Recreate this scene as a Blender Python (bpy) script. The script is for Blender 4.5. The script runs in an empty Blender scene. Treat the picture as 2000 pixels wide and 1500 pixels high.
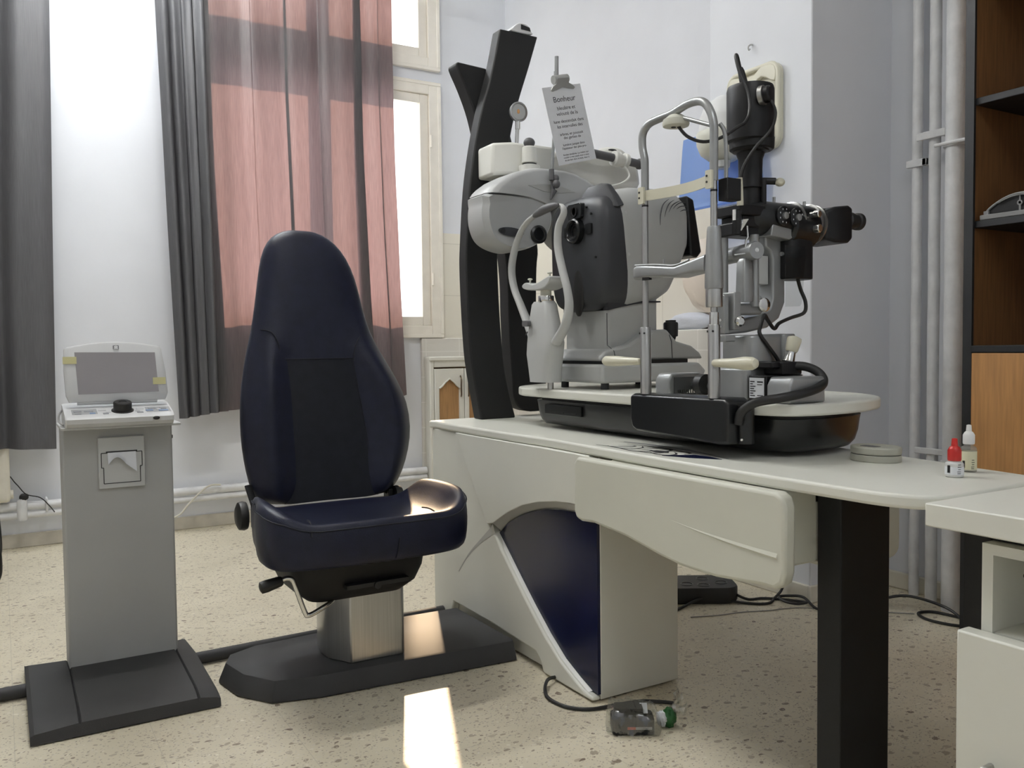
import bpy, math, random
from mathutils import Vector, Matrix, noise

S = bpy.context.scene
COL = S.collection
random.seed(7)
PI = math.pi

# ---------------------------------------------------------------- camera
def set_camera():
    pit, roll, yaw = math.radians(2.5), math.radians(-0.66), math.radians(30.58)
    fw = Vector((math.sin(yaw) * math.cos(pit), math.cos(yaw) * math.cos(pit), -math.sin(pit)))
    rt = Vector((math.cos(yaw), -math.sin(yaw), 0))
    up = rt.cross(fw)
    r = rt * math.cos(roll) + up * math.sin(roll)
    u = -rt * math.sin(roll) + up * math.cos(roll)
    cd = bpy.data.cameras.new('camera')
    cd.sensor_fit = 'HORIZONTAL'
    cd.sensor_width = 36
    cd.lens = 36 * 1690 / 2000
    cd.clip_start = 0.05
    co = bpy.data.objects.new('camera', cd)
    m = Matrix((r, u, -fw)).transposed().to_4x4()
    m.translation = (0, 0, 1.05)
    co.matrix_world = m
    COL.objects.link(co)
    S.camera = co
set_camera()

# ---------------------------------------------------------------- world, sun, exposure
W = bpy.data.worlds.new('sky')
S.world = W
W.use_nodes = True
W.node_tree.nodes['Background'].inputs[0].default_value = (0.97, 0.97, 0.97, 1)
W.node_tree.nodes['Background'].inputs[1].default_value = 2.0

def lamp(name, kind, energy, color, loc=(0, 0, 0), direction=None, **kw):
    d = bpy.data.lights.new(name, kind)
    d.energy = energy
    d.color = color
    for k, v in kw.items():
        setattr(d, k, v)
    o = bpy.data.objects.new(name, d)
    o.location = loc
    if direction:
        o.rotation_euler = Vector(direction).to_track_quat('-Z', 'Y').to_euler()
    COL.objects.link(o)
    return o
lamp('sun', 'SUN', 4.6, (1.0, 0.71, 0.46), (4, 9, 5), (-0.43, -1.0, -0.53), angle=math.radians(1.6))

S.view_settings.view_transform = 'Standard'
S.view_settings.look = 'None'
S.view_settings.exposure = 0.55
S.view_settings.gamma = 1.0
S.view_settings.use_curve_mapping = False
S.cycles.use_denoising = True
S.cycles.max_bounces = 10
S.cycles.diffuse_bounces = 6
S.cycles.transparent_max_bounces = 16
S.cycles.sample_clamp_indirect = 6.0

# ---------------------------------------------------------------- materials
def _new(name):
    m = bpy.data.materials.new(name)
    m.use_nodes = True
    nt = m.node_tree
    return m, nt, nt.nodes['Principled BSDF']

def _noise(nt, scale, detail=4, coord='Object', stretch=None):
    tc = nt.nodes.new('ShaderNodeTexCoord')
    n = nt.nodes.new('ShaderNodeTexNoise')
    n.inputs['Scale'].default_value = scale
    n.inputs['Detail'].default_value = detail
    if stretch:
        mp = nt.nodes.new('ShaderNodeMapping')
        mp.inputs['Scale'].default_value = stretch
        nt.links.new(tc.outputs[coord], mp.inputs[0])
        nt.links.new(mp.outputs[0], n.inputs['Vector'])
    else:
        nt.links.new(tc.outputs[coord], n.inputs['Vector'])
    return n

def _ramp(nt, src, stops):
    r = nt.nodes.new('ShaderNodeValToRGB')
    e = r.color_ramp.elements
    while len(e) < len(stops):
        e.new(0.5)
    for i, (p, c) in enumerate(stops):
        e[i].position = p
        e[i].color = (*c, 1) if len(c) == 3 else c
    nt.links.new(src, r.inputs[0])
    return r

def mat(name, col, rough=0.5, metal=0.0, var=0.05, scale=6.0, bump=0.0, bscale=300.0, spec=0.5, coat=0.0,
        transm=0.0, emit=None, estr=0.0, stretch=None, alpha=1.0):
    m, nt, b = _new(name)
    n = _noise(nt, scale, stretch=stretch)
    lo = [max(0, c * (1 - var)) for c in col]
    hi = [min(1, c * (1 + var)) for c in col]
    r = _ramp(nt, n.outputs['Fac'], [(0.3, lo), (0.7, hi)])
    nt.links.new(r.outputs[0], b.inputs['Base Color'])
    b.inputs['Roughness'].default_value = rough
    b.inputs['Metallic'].default_value = metal
    b.inputs['Specular IOR Level'].default_value = spec
    b.inputs['Coat Weight'].default_value = coat
    b.inputs['Transmission Weight'].default_value = transm
    b.inputs['Alpha'].default_value = alpha
    if emit:
        b.inputs['Emission Color'].default_value = (*emit, 1)
        b.inputs['Emission Strength'].default_value = estr
    if bump:
        n2 = _noise(nt, bscale, 3, stretch=stretch)
        bp = nt.nodes.new('ShaderNodeBump')
        bp.inputs['Strength'].default_value = bump
        bp.inputs['Distance'].default_value = 0.002
        nt.links.new(n2.outputs['Fac'], bp.inputs['Height'])
        nt.links.new(bp.outputs[0], b.inputs['Normal'])
    return m

def clear_mat(name, tint, gloss=0.06, rough=0.05, opac=0.0, ocol=(1, 1, 1)):
    m = bpy.data.materials.new(name)
    m.use_nodes = True
    nt = m.node_tree
    nt.nodes.remove(nt.nodes['Principled BSDF'])
    out = nt.nodes['Material Output']
    t = nt.nodes.new('ShaderNodeBsdfTransparent')
    t.inputs[0].default_value = (*tint, 1)
    g = nt.nodes.new('ShaderNodeBsdfGlossy')
    g.inputs['Roughness'].default_value = rough
    mx = nt.nodes.new('ShaderNodeMixShader')
    mx.inputs[0].default_value = gloss
    nt.links.new(t.outputs[0], mx.inputs[1])
    nt.links.new(g.outputs[0], mx.inputs[2])
    last = mx
    if opac:
        d = nt.nodes.new('ShaderNodeBsdfDiffuse')
        d.inputs[0].default_value = (*ocol, 1)
        tl = nt.nodes.new('ShaderNodeBsdfTranslucent')
        tl.inputs[0].default_value = (*ocol, 1)
        m0 = nt.nodes.new('ShaderNodeMixShader')
        m0.inputs[0].default_value = 0.4
        nt.links.new(d.outputs[0], m0.inputs[1])
        nt.links.new(tl.outputs[0], m0.inputs[2])
        m2 = nt.nodes.new('ShaderNodeMixShader')
        m2.inputs[0].default_value = opac
        nt.links.new(mx.outputs[0], m2.inputs[1])
        nt.links.new(m0.outputs[0], m2.inputs[2])
        last = m2
    nt.links.new(last.outputs[0], out.inputs['Surface'])
    return m

def curtain_mat(name, diff, trans, fac):
    m = bpy.data.materials.new(name)
    m.use_nodes = True
    nt = m.node_tree
    nt.nodes.remove(nt.nodes['Principled BSDF'])
    out = nt.nodes['Material Output']
    n = _noise(nt, 1.0, 3, stretch=(420, 420, 9))
    r1 = _ramp(nt, n.outputs['Fac'], [(0.3, [c * 0.86 for c in diff]), (0.7, [c * 1.12 for c in diff])])
    r2 = _ramp(nt, n.outputs['Fac'], [(0.3, [c * 0.78 for c in trans]), (0.7, [c * 1.2 for c in trans])])
    d = nt.nodes.new('ShaderNodeBsdfDiffuse')
    t = nt.nodes.new('ShaderNodeBsdfTranslucent')
    g = nt.nodes.new('ShaderNodeBsdfGlossy')
    g.inputs['Roughness'].default_value = 0.45
    g.inputs[0].default_value = (0.5, 0.5, 0.5, 1)
    nt.links.new(r1.outputs[0], d.inputs[0])
    nt.links.new(r2.outputs[0], t.inputs[0])
    mx = nt.nodes.new('ShaderNodeMixShader')
    mx.inputs[0].default_value = fac
    nt.links.new(d.outputs[0], mx.inputs[1])
    nt.links.new(t.outputs[0], mx.inputs[2])
    m2 = nt.nodes.new('ShaderNodeMixShader')
    m2.inputs[0].default_value = 0.07
    nt.links.new(mx.outputs[0], m2.inputs[1])
    nt.links.new(g.outputs[0], m2.inputs[2])
    nt.links.new(m2.outputs[0], out.inputs['Surface'])
    return m

def terrazzo():
    m, nt, b = _new('terrazzo')
    tc = nt.nodes.new('ShaderNodeTexCoord')
    warp = nt.nodes.new('ShaderNodeTexNoise')
    warp.inputs['Scale'].default_value = 22
    nt.links.new(tc.outputs['Object'], warp.inputs['Vector'])
    mixv = nt.nodes.new('ShaderNodeMix')
    mixv.data_type = 'VECTOR'
    mixv.inputs[0].default_value = 0.03
    nt.links.new(tc.outputs['Object'], mixv.inputs[4])
    nt.links.new(warp.outputs['Color'], mixv.inputs[5])
    base = _noise(nt, 3.0, 6)
    cur = _ramp(nt, base.outputs['Fac'], [(0.3, (0.60, 0.545, 0.415)), (0.7, (0.71, 0.65, 0.505))]).outputs[0]
    for sc, thr, rnd, cols in ((21, 0.25, 0.64, [(0.0, (0.18, 0.135, 0.095)), (0.4, (0.36, 0.30, 0.22)), (1, (0.52, 0.46, 0.35))]),
                               (46, 0.27, 0.60, [(0.0, (0.22, 0.17, 0.12)), (0.35, (0.44, 0.38, 0.29)), (1, (0.78, 0.73, 0.60))]),
                               (110, 0.32, 0.5, [(0.0, (0.30, 0.25, 0.19)), (0.6, (0.46, 0.41, 0.33)), (1, (0.70, 0.66, 0.57))])):
        mp = nt.nodes.new('ShaderNodeMapping')
        mp.inputs['Scale'].default_value = (1, 1.3, 1)
        mp.inputs['Rotation'].default_value = (0, 0, sc * 0.11)
        nt.links.new(mixv.outputs[1], mp.inputs[0])
        v = nt.nodes.new('ShaderNodeTexVoronoi')
        v.voronoi_dimensions = '2D'
        v.inputs['Scale'].default_value = sc
        nt.links.new(mp.outputs[0], v.inputs['Vector'])
        sep = nt.nodes.new('ShaderNodeSeparateColor')
        nt.links.new(v.outputs['Color'], sep.inputs[0])
        th = nt.nodes.new('ShaderNodeMath')            # chip radius varies from cell to cell
        th.operation = 'MULTIPLY_ADD'
        th.inputs[1].default_value = thr * 1.6
        th.inputs[2].default_value = -thr * rnd
        nt.links.new(sep.outputs[0], th.inputs[0])
        lt = nt.nodes.new('ShaderNodeMath')
        lt.operation = 'LESS_THAN'
        nt.links.new(v.outputs['Distance'], lt.inputs[0])
        nt.links.new(th.outputs[0], lt.inputs[1])
        cr = _ramp(nt, sep.outputs[1], cols)
        mx = nt.nodes.new('ShaderNodeMix')
        mx.data_type = 'RGBA'
        nt.links.new(lt.outputs[0], mx.inputs[0])
        nt.links.new(cur, mx.inputs[6])
        nt.links.new(cr.outputs[0], mx.inputs[7])
        cur = mx.outputs[2]
    br = nt.nodes.new('ShaderNodeTexBrick')
    br.offset = 0
    br.inputs['Scale'].default_value = 1
    br.inputs['Brick Width'].default_value = 0.33
    br.inputs['Row Height'].default_value = 0.33
    br.inputs['Mortar Size'].default_value = 0.0012
    nt.links.new(tc.outputs['Object'], br.inputs['Vector'])
    mj = nt.nodes.new('ShaderNodeMix')
    mj.data_type = 'RGBA'
    fm = nt.nodes.new('ShaderNodeMath')
    fm.operation = 'MULTIPLY'
    fm.inputs[1].default_value = 0.35
    nt.links.new(br.outputs['Fac'], fm.inputs[0])
    nt.links.new(fm.outputs[0], mj.inputs[0])
    nt.links.new(cur, mj.inputs[6])
    mj.inputs[7].default_value = (0.36, 0.33, 0.27, 1)
    nt.links.new(mj.outputs[2], b.inputs['Base Color'])
    b.inputs['Roughness'].default_value = 0.42
    return m

def tile_mat(name, col, grout, bw, bh):
    m, nt, b = _new(name)
    tc = nt.nodes.new('ShaderNodeTexCoord')
    sp = nt.nodes.new('ShaderNodeSeparateXYZ')
    ad = nt.nodes.new('ShaderNodeMath')
    cb = nt.nodes.new('ShaderNodeCombineXYZ')
    nt.links.new(tc.outputs['Object'], sp.inputs[0])
    nt.links.new(sp.outputs[0], ad.inputs[0])
    nt.links.new(sp.outputs[1], ad.inputs[1])
    nt.links.new(ad.outputs[0], cb.inputs[0])
    nt.links.new(sp.outputs[2], cb.inputs[1])
    br = nt.nodes.new('ShaderNodeTexBrick')
    br.offset = 0
    br.inputs['Scale'].default_value = 1
    br.inputs['Brick Width'].default_value = bw
    br.inputs['Row Height'].default_value = bh
    br.inputs['Mortar Size'].default_value = 0.003
    br.inputs['Color1'].default_value = (*col, 1)
    br.inputs['Color2'].default_value = (*[c * 0.97 for c in col], 1)
    br.inputs['Mortar'].default_value = (*grout, 1)
    nt.links.new(cb.outputs[0], br.inputs['Vector'])
    nt.links.new(br.outputs['Color'], b.inputs['Base Color'])
    b.inputs['Roughness'].default_value = 0.3
    return m

PAINT = mat('lavender_white_paint', (0.74, 0.76, 0.80), 0.75, var=0.03, scale=2.5, bump=0.12, bscale=60)
CEIL = mat('ceiling_paint', (0.80, 0.80, 0.79), 0.85)
PAINTOLD = mat('cream_gloss_paint', (0.74, 0.71, 0.62), 0.4, var=0.08, scale=9, bump=0.15, bscale=40)
PIPEWHITE = mat('rough_white_pipe_paint', (0.70, 0.71, 0.72), 0.5, var=0.1, scale=14, bump=0.5, bscale=90)
WINWHITE = mat('window_cream_paint', (0.87, 0.83, 0.75), 0.4, var=0.04, scale=10)
STONE = mat('skirting_stone', (0.52, 0.49, 0.42), 0.6, var=0.12, scale=12)
TILE = tile_mat('cream_wall_tile', (0.80, 0.77, 0.68), (0.66, 0.63, 0.55), 0.45, 0.35)
TILELOW = tile_mat('pale_dado_tile', (0.68, 0.66, 0.61), (0.78, 0.76, 0.72), 0.25, 0.17)
FLOOR = terrazzo()
GLASS = clear_mat('window_glass', (0.97, 0.98, 0.97), 0.05, 0.01)
WHITE = mat('white_laminate', (0.71, 0.71, 0.64), 0.38, var=0.015)
WHITE2 = mat('ivory_moulded_plastic', (0.63, 0.63, 0.545), 0.42, var=0.02)
NAVYP = mat('navy_gloss_panel', (0.006, 0.009, 0.04), 0.22, var=0.1)
BLACKP = mat('black_textured_coat', (0.008, 0.0082, 0.009), 0.55, spec=0.35, var=0.15, bump=0.25, bscale=900)
CHAR = mat('charcoal_textured_coat', (0.030, 0.030, 0.031), 0.6, var=0.15, bump=0.35, bscale=800)
BLACKG = mat('black_gloss_plastic', (0.008, 0.009, 0.010), 0.28, var=0.1)
BLACKM = mat('matt_black_metal', (0.008, 0.008, 0.009), 0.45, var=0.15, spec=0.35)
RUBBER = mat('black_rubber', (0.012, 0.012, 0.012), 0.5, var=0.2)
GREYP = mat('pale_grey_instrument_plastic', (0.43, 0.44, 0.43), 0.42, var=0.03)
GREYL = mat('light_grey_plastic', (0.50, 0.51, 0.50), 0.4, var=0.03)
DKGREY = mat('dark_grey_instrument_plastic', (0.034, 0.036, 0.041), 0.45, var=0.06)
MIDGREY = mat('mid_grey_rubber', (0.10, 0.10, 0.105), 0.5, var=0.1)
SILVER = mat('silver_paint', (0.36, 0.37, 0.37), 0.35, 0.55, var=0.04, scale=20)
STEEL = mat('brushed_steel', (0.48, 0.48, 0.47), 0.3, 0.95, var=0.1, scale=1, stretch=(300, 300, 3))
CHROME = mat('chrome', (0.72, 0.72, 0.70), 0.12, 1.0)
IVORY = mat('ivory_plastic', (0.62, 0.60, 0.48), 0.35, var=0.04)
LEATHER = mat('navy_leather', (0.0065, 0.0085, 0.024), 0.42, spec=0.32, var=0.2, scale=30, bump=0.3, bscale=420)
LEATHER2 = mat('matt_navy_upholstery', (0.0075, 0.009, 0.015), 0.6, spec=0.3, var=0.2, scale=30, bump=0.4, bscale=700)
PAPER = mat('white_paper', (0.75, 0.77, 0.80), 0.7, var=0.02)
INK = mat('black_ink', (0.02, 0.02, 0.022), 0.6)

# ---------------------------------------------------------------- mesh helpers
class M:
    """collects shapes (world coordinates) that become one mesh"""
    def __init__(self):
        self.v, self.f, self.m = [], [], []
    def add(self, vs, fs, mi=0):
        o = len(self.v)
        self.v += [tuple(p) for p in vs]
        self.f += [tuple(i + o for i in f) for f in fs]
        self.m += [mi] * len(fs)
        return self
    def box(self, a, b, mi=0, mtx=None):
        x0, y0, z0 = [min(p, q) for p, q in zip(a, b)]
        x1, y1, z1 = [max(p, q) for p, q in zip(a, b)]
        vs = [(x0, y0, z0), (x1, y0, z0), (x1, y1, z0), (x0, y1, z0), (x0, y0, z1), (x1, y0, z1), (x1, y1, z1), (x0, y1, z1)]
        if mtx:
            vs = [mtx @ Vector(p) for p in vs]
        return self.add(vs, [(0, 3, 2, 1), (4, 5, 6, 7), (0, 1, 5, 4), (1, 2, 6, 5), (2, 3, 7, 6), (3, 0, 4, 7)], mi)
    def cyl(self, p0, p1, r0, r1=None, n=24, mi=0):
        return self.tube([p0, p1], [r0, r0 if r1 is None else r1], n, mi)
    def tube(self, pts, r, n=12, mi=0, flat=None, caps=True):
        pts = [Vector(p) for p in pts]
        rs = r if isinstance(r, (list, tuple)) else [r] * len(pts)
        t = (pts[1] - pts[0]).normalized()
        ref = Vector((0, 0, 1)) if abs(t.z) < 0.9 else Vector((1, 0, 0))
        a = t.cross(ref).normalized()
        rings = []
        for i, p in enumerate(pts):
            if i == 0:
                d = pts[1] - pts[0]
            elif i == len(pts) - 1:
                d = pts[-1] - pts[-2]
            else:
                d = (pts[i] - pts[i - 1]).normalized() + (pts[i + 1] - pts[i]).normalized()
            if d.length > 1e-9:
                d.normalize()
                a = (a - d * a.dot(d))
                a.normalize()
                t = d
            b = t.cross(a)
            fl = flat or 1.0
            rings.append([p + a * (rs[i] * math.cos(2 * PI * k / n)) + b * (rs[i] * fl * math.sin(2 * PI * k / n)) for k in range(n)])
        return self.loft(rings, mi, caps)
    def loft(self, rings, mi=0, caps=True):
        n = len(rings[0])
        vs = [p for r in rings for p in r]
        fs = []
        for i in range(len(rings) - 1):
            for k in range(n):
                fs.append((i * n + k, i * n + (k + 1) % n, (i + 1) * n + (k + 1) % n, (i + 1) * n + k))
        if caps:
            fs.append(tuple(range(n - 1, -1, -1)))
            fs.append(tuple((len(rings) - 1) * n + k for k in range(n)))
        return self.add(vs, fs, mi)
    def prism(self, poly, ax, a, b, mi=0):
        def P(q, t):
            return (t, q[0], q[1]) if ax == 'x' else (q[0], t, q[1]) if ax == 'y' else (q[0], q[1], t)
        return self.loft([[P(q, a) for q in poly], [P(q, b) for q in poly]], mi)
    def lathe(self, prof, c, axis=(0, 0, 1), n=32, mi=0):
        axis = Vector(axis).normalized()
        ref = Vector((0, 0, 1)) if abs(axis.z) < 0.9 else Vector((1, 0, 0))
        a = axis.cross(ref).normalized()
        b = axis.cross(a)
        c = Vector(c)
        rings = [[c + axis * h + a * (r * math.cos(2 * PI * k / n)) + b * (r * math.sin(2 * PI * k / n)) for k in range(n)] for r, h in prof]
        return self.loft(rings, mi)
    def ell(self, c, r, n=24, mi=0, fn=None):
        c = Vector(c)
        rings = []
        for i in range(1, n):
            th = PI * i / n
            ring = []
            for k in range(n * 2):
                ph = PI * k / n
                d = Vector((math.sin(th) * math.cos(ph), math.sin(th) * math.sin(ph), math.cos(th)))
                s = fn(d) if fn else 1.0
                ring.append(c + Vector((d.x * r[0], d.y * r[1], d.z * r[2])) * s)
            rings.append(ring)
        return self.loft(rings, mi)
    def grid(self, fn, nu, nv, mi=0):
        vs = [fn(i / nu, j / nv) for j in range(nv + 1) for i in range(nu + 1)]
        fs = [(j * (nu + 1) + i, j * (nu + 1) + i + 1, (j + 1) * (nu + 1) + i + 1, (j + 1) * (nu + 1) + i) for j in range(nv) for i in range(nu)]
        return self.add(vs, fs, mi)

def smooth(pts, n=6, closed=False):
    """Catmull-Rom through the points"""
    P = [Vector(p) for p in pts]
    out = []
    L = len(P)
    rng = L if closed else L - 1
    for i in range(rng):
        if closed:
            p0, p1, p2, p3 = P[(i - 1) % L], P[i], P[(i + 1) % L], P[(i + 2) % L]
        else:
            p0, p1, p2, p3 = P[max(i - 1, 0)], P[i], P[i + 1], P[min(i + 2, L - 1)]
        for k in range(n):
            t = k / n
            out.append(0.5 * ((2 * p1) + (p2 - p0) * t + (2 * p0 - 5 * p1 + 4 * p2 - p3) * t * t + (3 * p1 - p0 - 3 * p2 + p3) * t ** 3))
    if not closed:
        out.append(P[-1])
    return out

def smooth2(pts, n=6, closed=True):
    return [(p.x, p.y) for p in smooth([(a, b, 0) for a, b in pts], n, closed)]

def rrect(x0, y0, x1, y1, r, n=6):
    out = []
    for cx, cy, a0 in ((x1 - r, y0 + r, -90), (x1 - r, y1 - r, 0), (x0 + r, y1 - r, 90), (x0 + r, y0 + r, 180)):
        for k in range(n + 1):
            a = math.radians(a0 + 90 * k / n)
            out.append((cx + r * math.cos(a), cy + r * math.sin(a)))
    return out

def origin_of(o):
    while o.parent:
        o = o.parent
    return Vector(o.get('_o', (0, 0, 0)))

def obj(name, m, mt, parent=None, bevel=0.0, seg=2, sub=0, angle=38, label=None, loc=None):
    """link a builder as ONE mesh object; coordinates are the room's"""
    org = ORG[root_of(parent)] if parent else Vector(loc or (0, 0, 0))
    me = bpy.data.meshes.new(name)
    me.from_pydata([tuple(Vector(p) - org) for p in m.v], [], m.f)
    mts = mt if isinstance(mt, (list, tuple)) else [mt]
    for x in mts:
        me.materials.append(x)
    me.polygons.foreach_set('material_index', m.m)
    import bmesh
    bm = bmesh.new()
    bm.from_mesh(me)
    bmesh.ops.recalc_face_normals(bm, faces=bm.faces)
    bm.to_mesh(me)
    bm.free()
    me.polygons.foreach_set('use_smooth', [True] * len(me.polygons))
    me.set_sharp_from_angle(angle=math.radians(angle))
    me.update()
    o = bpy.data.objects.new(name, me)
    COL.objects.link(o)
    if parent:
        o.parent = parent
    else:
        o.location = org
        ORG[o] = org
    if bevel:
        b = o.modifiers.new('bevel', 'BEVEL')
        b.width = bevel
        b.segments = seg
        b.limit_method = 'ANGLE'
        b.angle_limit = math.radians(40)
        b.use_clamp_overlap = True
    if sub:
        s = o.modifiers.new('sub', 'SUBSURF')
        s.levels = s.render_levels = sub
    if label:
        o['label'] = label
    return o

ORG = {}
def root_of(o):
    while o.parent:
        o = o.parent
    return o

def thing(name, label, cat, loc=(0, 0, 0), group=None):
    o = bpy.data.objects.new(name, None)
    o.empty_display_size = 0.1
    COL.objects.link(o)
    o.location = loc
    ORG[o] = Vector(loc)
    o['label'] = label
    o['category'] = cat
    if group:
        o['group'] = group
    return o

def tag(o, label, cat, group=None, kind=None):
    o['label'] = label
    o['category'] = cat
    if group:
        o['group'] = group
    if kind:
        o['kind'] = kind
    return o

def struct(name, m, mt, parent=None, **kw):
    o = obj(name, m, mt, parent, **kw)
    if not parent:
        o['kind'] = 'structure'
    return o

# ================================================================ THE ROOM
X0, X1, Y0, YW, ZC = -2.7, 3.12, -1.9, 5.32, 3.8
struct('floor', M().box((X0 - .1, Y0 - .1, -0.1), (3.5, YW + .1, 0)), FLOOR)
struct('ceiling', M().box((X0 - .1, Y0 - .1, ZC), (3.5, YW + .12, ZC + .1)), CEIL)
struct('wall_left', M().box((X0 - .1, Y0 - .1, 0), (X0, YW + .12, ZC)), PAINT)
struct('wall_front', M().box((X0, Y0 - .1, 0), (3.4, Y0, ZC)), PAINT)
# right wall: part beside the window, then a pier, then the recessed part with the pipes
struct('wall_right', M().box((X1, 2.9, 0), (X1 + .28, YW + .12, ZC)).box((3.28, Y0, 0), (3.40, 2.9, ZC)), PAINT)
struct('trim_1', M().box((2.79, 2.37, 0), (3.30, 2.94, ZC)), PAINT, bevel=0.006)   # the pier
# window wall with the openings of two double windows
WT = 0.12
def win_wall():
    m = M()
    op = [(-1.75, -0.05), (1.0, 2.585)]
    xs = [X0, op[0][0], op[0][1], op[1][0], op[1][1], X1 + .02]
    for a, b in ((0, 1), (2, 3), (4, 5)):
        m.box((xs[a], YW, 0), (xs[b], YW + WT, ZC))
    for a, b in op:
        m.box((a, YW, 0), (b, YW + WT, 1.125))
        m.box((a, YW, 2.80), (b, YW + WT, 2.90))
        m.box((a, YW, 3.50), (b, YW + WT, ZC))
    return m
struct('wall_back', win_wall(), PAINT)
struct('baseboard_back', M().box((X0, YW - .014, 0), (2.46, YW, .075)), STONE, bevel=0.004)
struct('baseboard_right', M().box((3.262, Y0, 0), (3.28, 2.37, .07)).box((2.776, 2.356, 0), (3.262, 2.37, .07))  .box((2.776, 2.37, 0), (2.79, 2.94, .07)), PAINTOLD, bevel=0.004)
struct('trim_2', M().box((2.592, YW - .012, 1.11), (X1, YW, 1.82)), TILE)
struct('trim_3', M().box((2.43, YW - .03, .076), (X1 - .12, YW, 1.11)), TILELOW, bevel=0.006)
struct('trim_4', M().box((X1 - .012, 2.94, 1.125), (X1, YW - .012, 1.82)), TILE)
struct('trim_5', M().box((X1 - .12, 2.94, 0), (X1, YW, 1.125)), TILELOW, bevel=0.006)

def window(n, xa, xb, za, zb, mul):
    """wooden window: outer frame, two sashes, panes"""
    root = obj('window_%d' % n, (M().box((xa, YW - .03, za), (xa + .075, YW + .06, zb)).box((xb - .075, YW - .03, za), (xb, YW + .06, zb))
               .box((xa + .075, YW - .03, za), (xb - .075, YW + .06, za + .07)).box((xa + .075, YW - .03, zb - .07), (xb - .075, YW + .06, zb))
               .box((xa - .012, YW - .035, za - .012), (xb + .012, YW - .0005, za + .012)).box((xa - .012, YW - .035, zb - .012), (xb + .012, YW - .0005, zb + .012))
               .box((xa - .012, YW - .035, za + .012), (xa + .012, YW - .0005, zb - .012)).box((xb - .012, YW - .035, za + .012), (xb + .012, YW - .0005, zb - .012))), WINWHITE, bevel=0.004)
    root['kind'] = 'structure'
    w = 0.06
    for k, (a, b) in enumerate(((xa + .075, mul), (mul, xb - .075))):
        s = M().box((a, YW - .012, za + .07), (a + w, YW + .045, zb - .07)).box((b - w, YW - .012, za + .07), (b, YW + .045, zb - .07))
        s.box((a + w, YW - .012, za + .07), (b - w, YW + .045, za + .07 + w)).box((a + w, YW - .012, zb - .07 - w), (b - w, YW + .045, zb - .07))
        so = obj('sash', s, WINWHITE, root, bevel=0.004)
        obj('pane', M().box((a + w - .004, YW + .015, za + .07 + w - .004), (b - w + .004, YW + .019, zb - .07 - w + .004)), GLASS, so)
    if zb - za > 1:
        for hz in (za + .38, zb - .38):
            obj('hinge', M().cyl((xb - .066, YW - .036, hz - .04), (xb - .066, YW - .036, hz + .04), .008, n=12), WINWHITE, root)
    return root
window(1, 1.0, 2.585, 1.125, 2.80, 1.79)
window(2, 1.0, 2.585, 2.90, 3.50, 1.79)
window(3, -1.75, -0.05, 1.125, 2.80, -0.9)
window(4, -1.75, -0.05, 2.90, 3.50, -0.9)

# ---------------------------------------------------------------- fluorescent fittings (above the frame)
TUBE = mat('lit_tube', (1, 1, 1), 0.5, emit=(0.95, 0.98, 1.0), estr=240)
TUBE2 = mat('lit_tube_dim', (1, 1, 1), 0.5, emit=(0.97, 0.98, 1.0), estr=95)
def fitting(loc, along, tm, label, out):
    t = thing('fluorescent_light', label, 'light', loc)
    a = Vector(along)
    c = Vector(loc)
    o = Vector(out)
    side = a.cross(o)
    mt = Matrix((a, side, o)).transposed().to_4x4()
    mt.translation = c
    obj('housing', M().box((-.62, -.05, 0.002), (.62, .05, .05), mtx=mt), GREYL, t, bevel=.004)
    obj('tube', M().cyl(c + o * .085 - a * .58, c + o * .085 + a * .58, .014, n=16), tm, t)
    for s in (-1, 1):
        obj('lamp_holder', M().box((-.012 + s * .594, -.02, .045), (.012 + s * .594, .02, .105), mtx=mt), GREYL, t)
fitting((0.55, 4.65, ZC), (1, 0, 0), TUBE, 'fluorescent batten on the ceiling near the window wall', (0, 0, -1))
TUBE_FILL = mat('lit_fill_tube', (1, 1, 1), 0.5, emit=(1.0, 0.985, 0.95), estr=205)  # fill batten added over mid-room to brighten the floor
fitting((0.4, 2.9, ZC), (1, 0, 0), TUBE_FILL, 'added fluorescent batten on the ceiling above the navy chair', (0, 0, -1))
fitting((0.6, -0.4, ZC), (1, 0, 0), TUBE2, 'fluorescent batten on the ceiling behind the viewer', (0, 0, -1))

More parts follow.
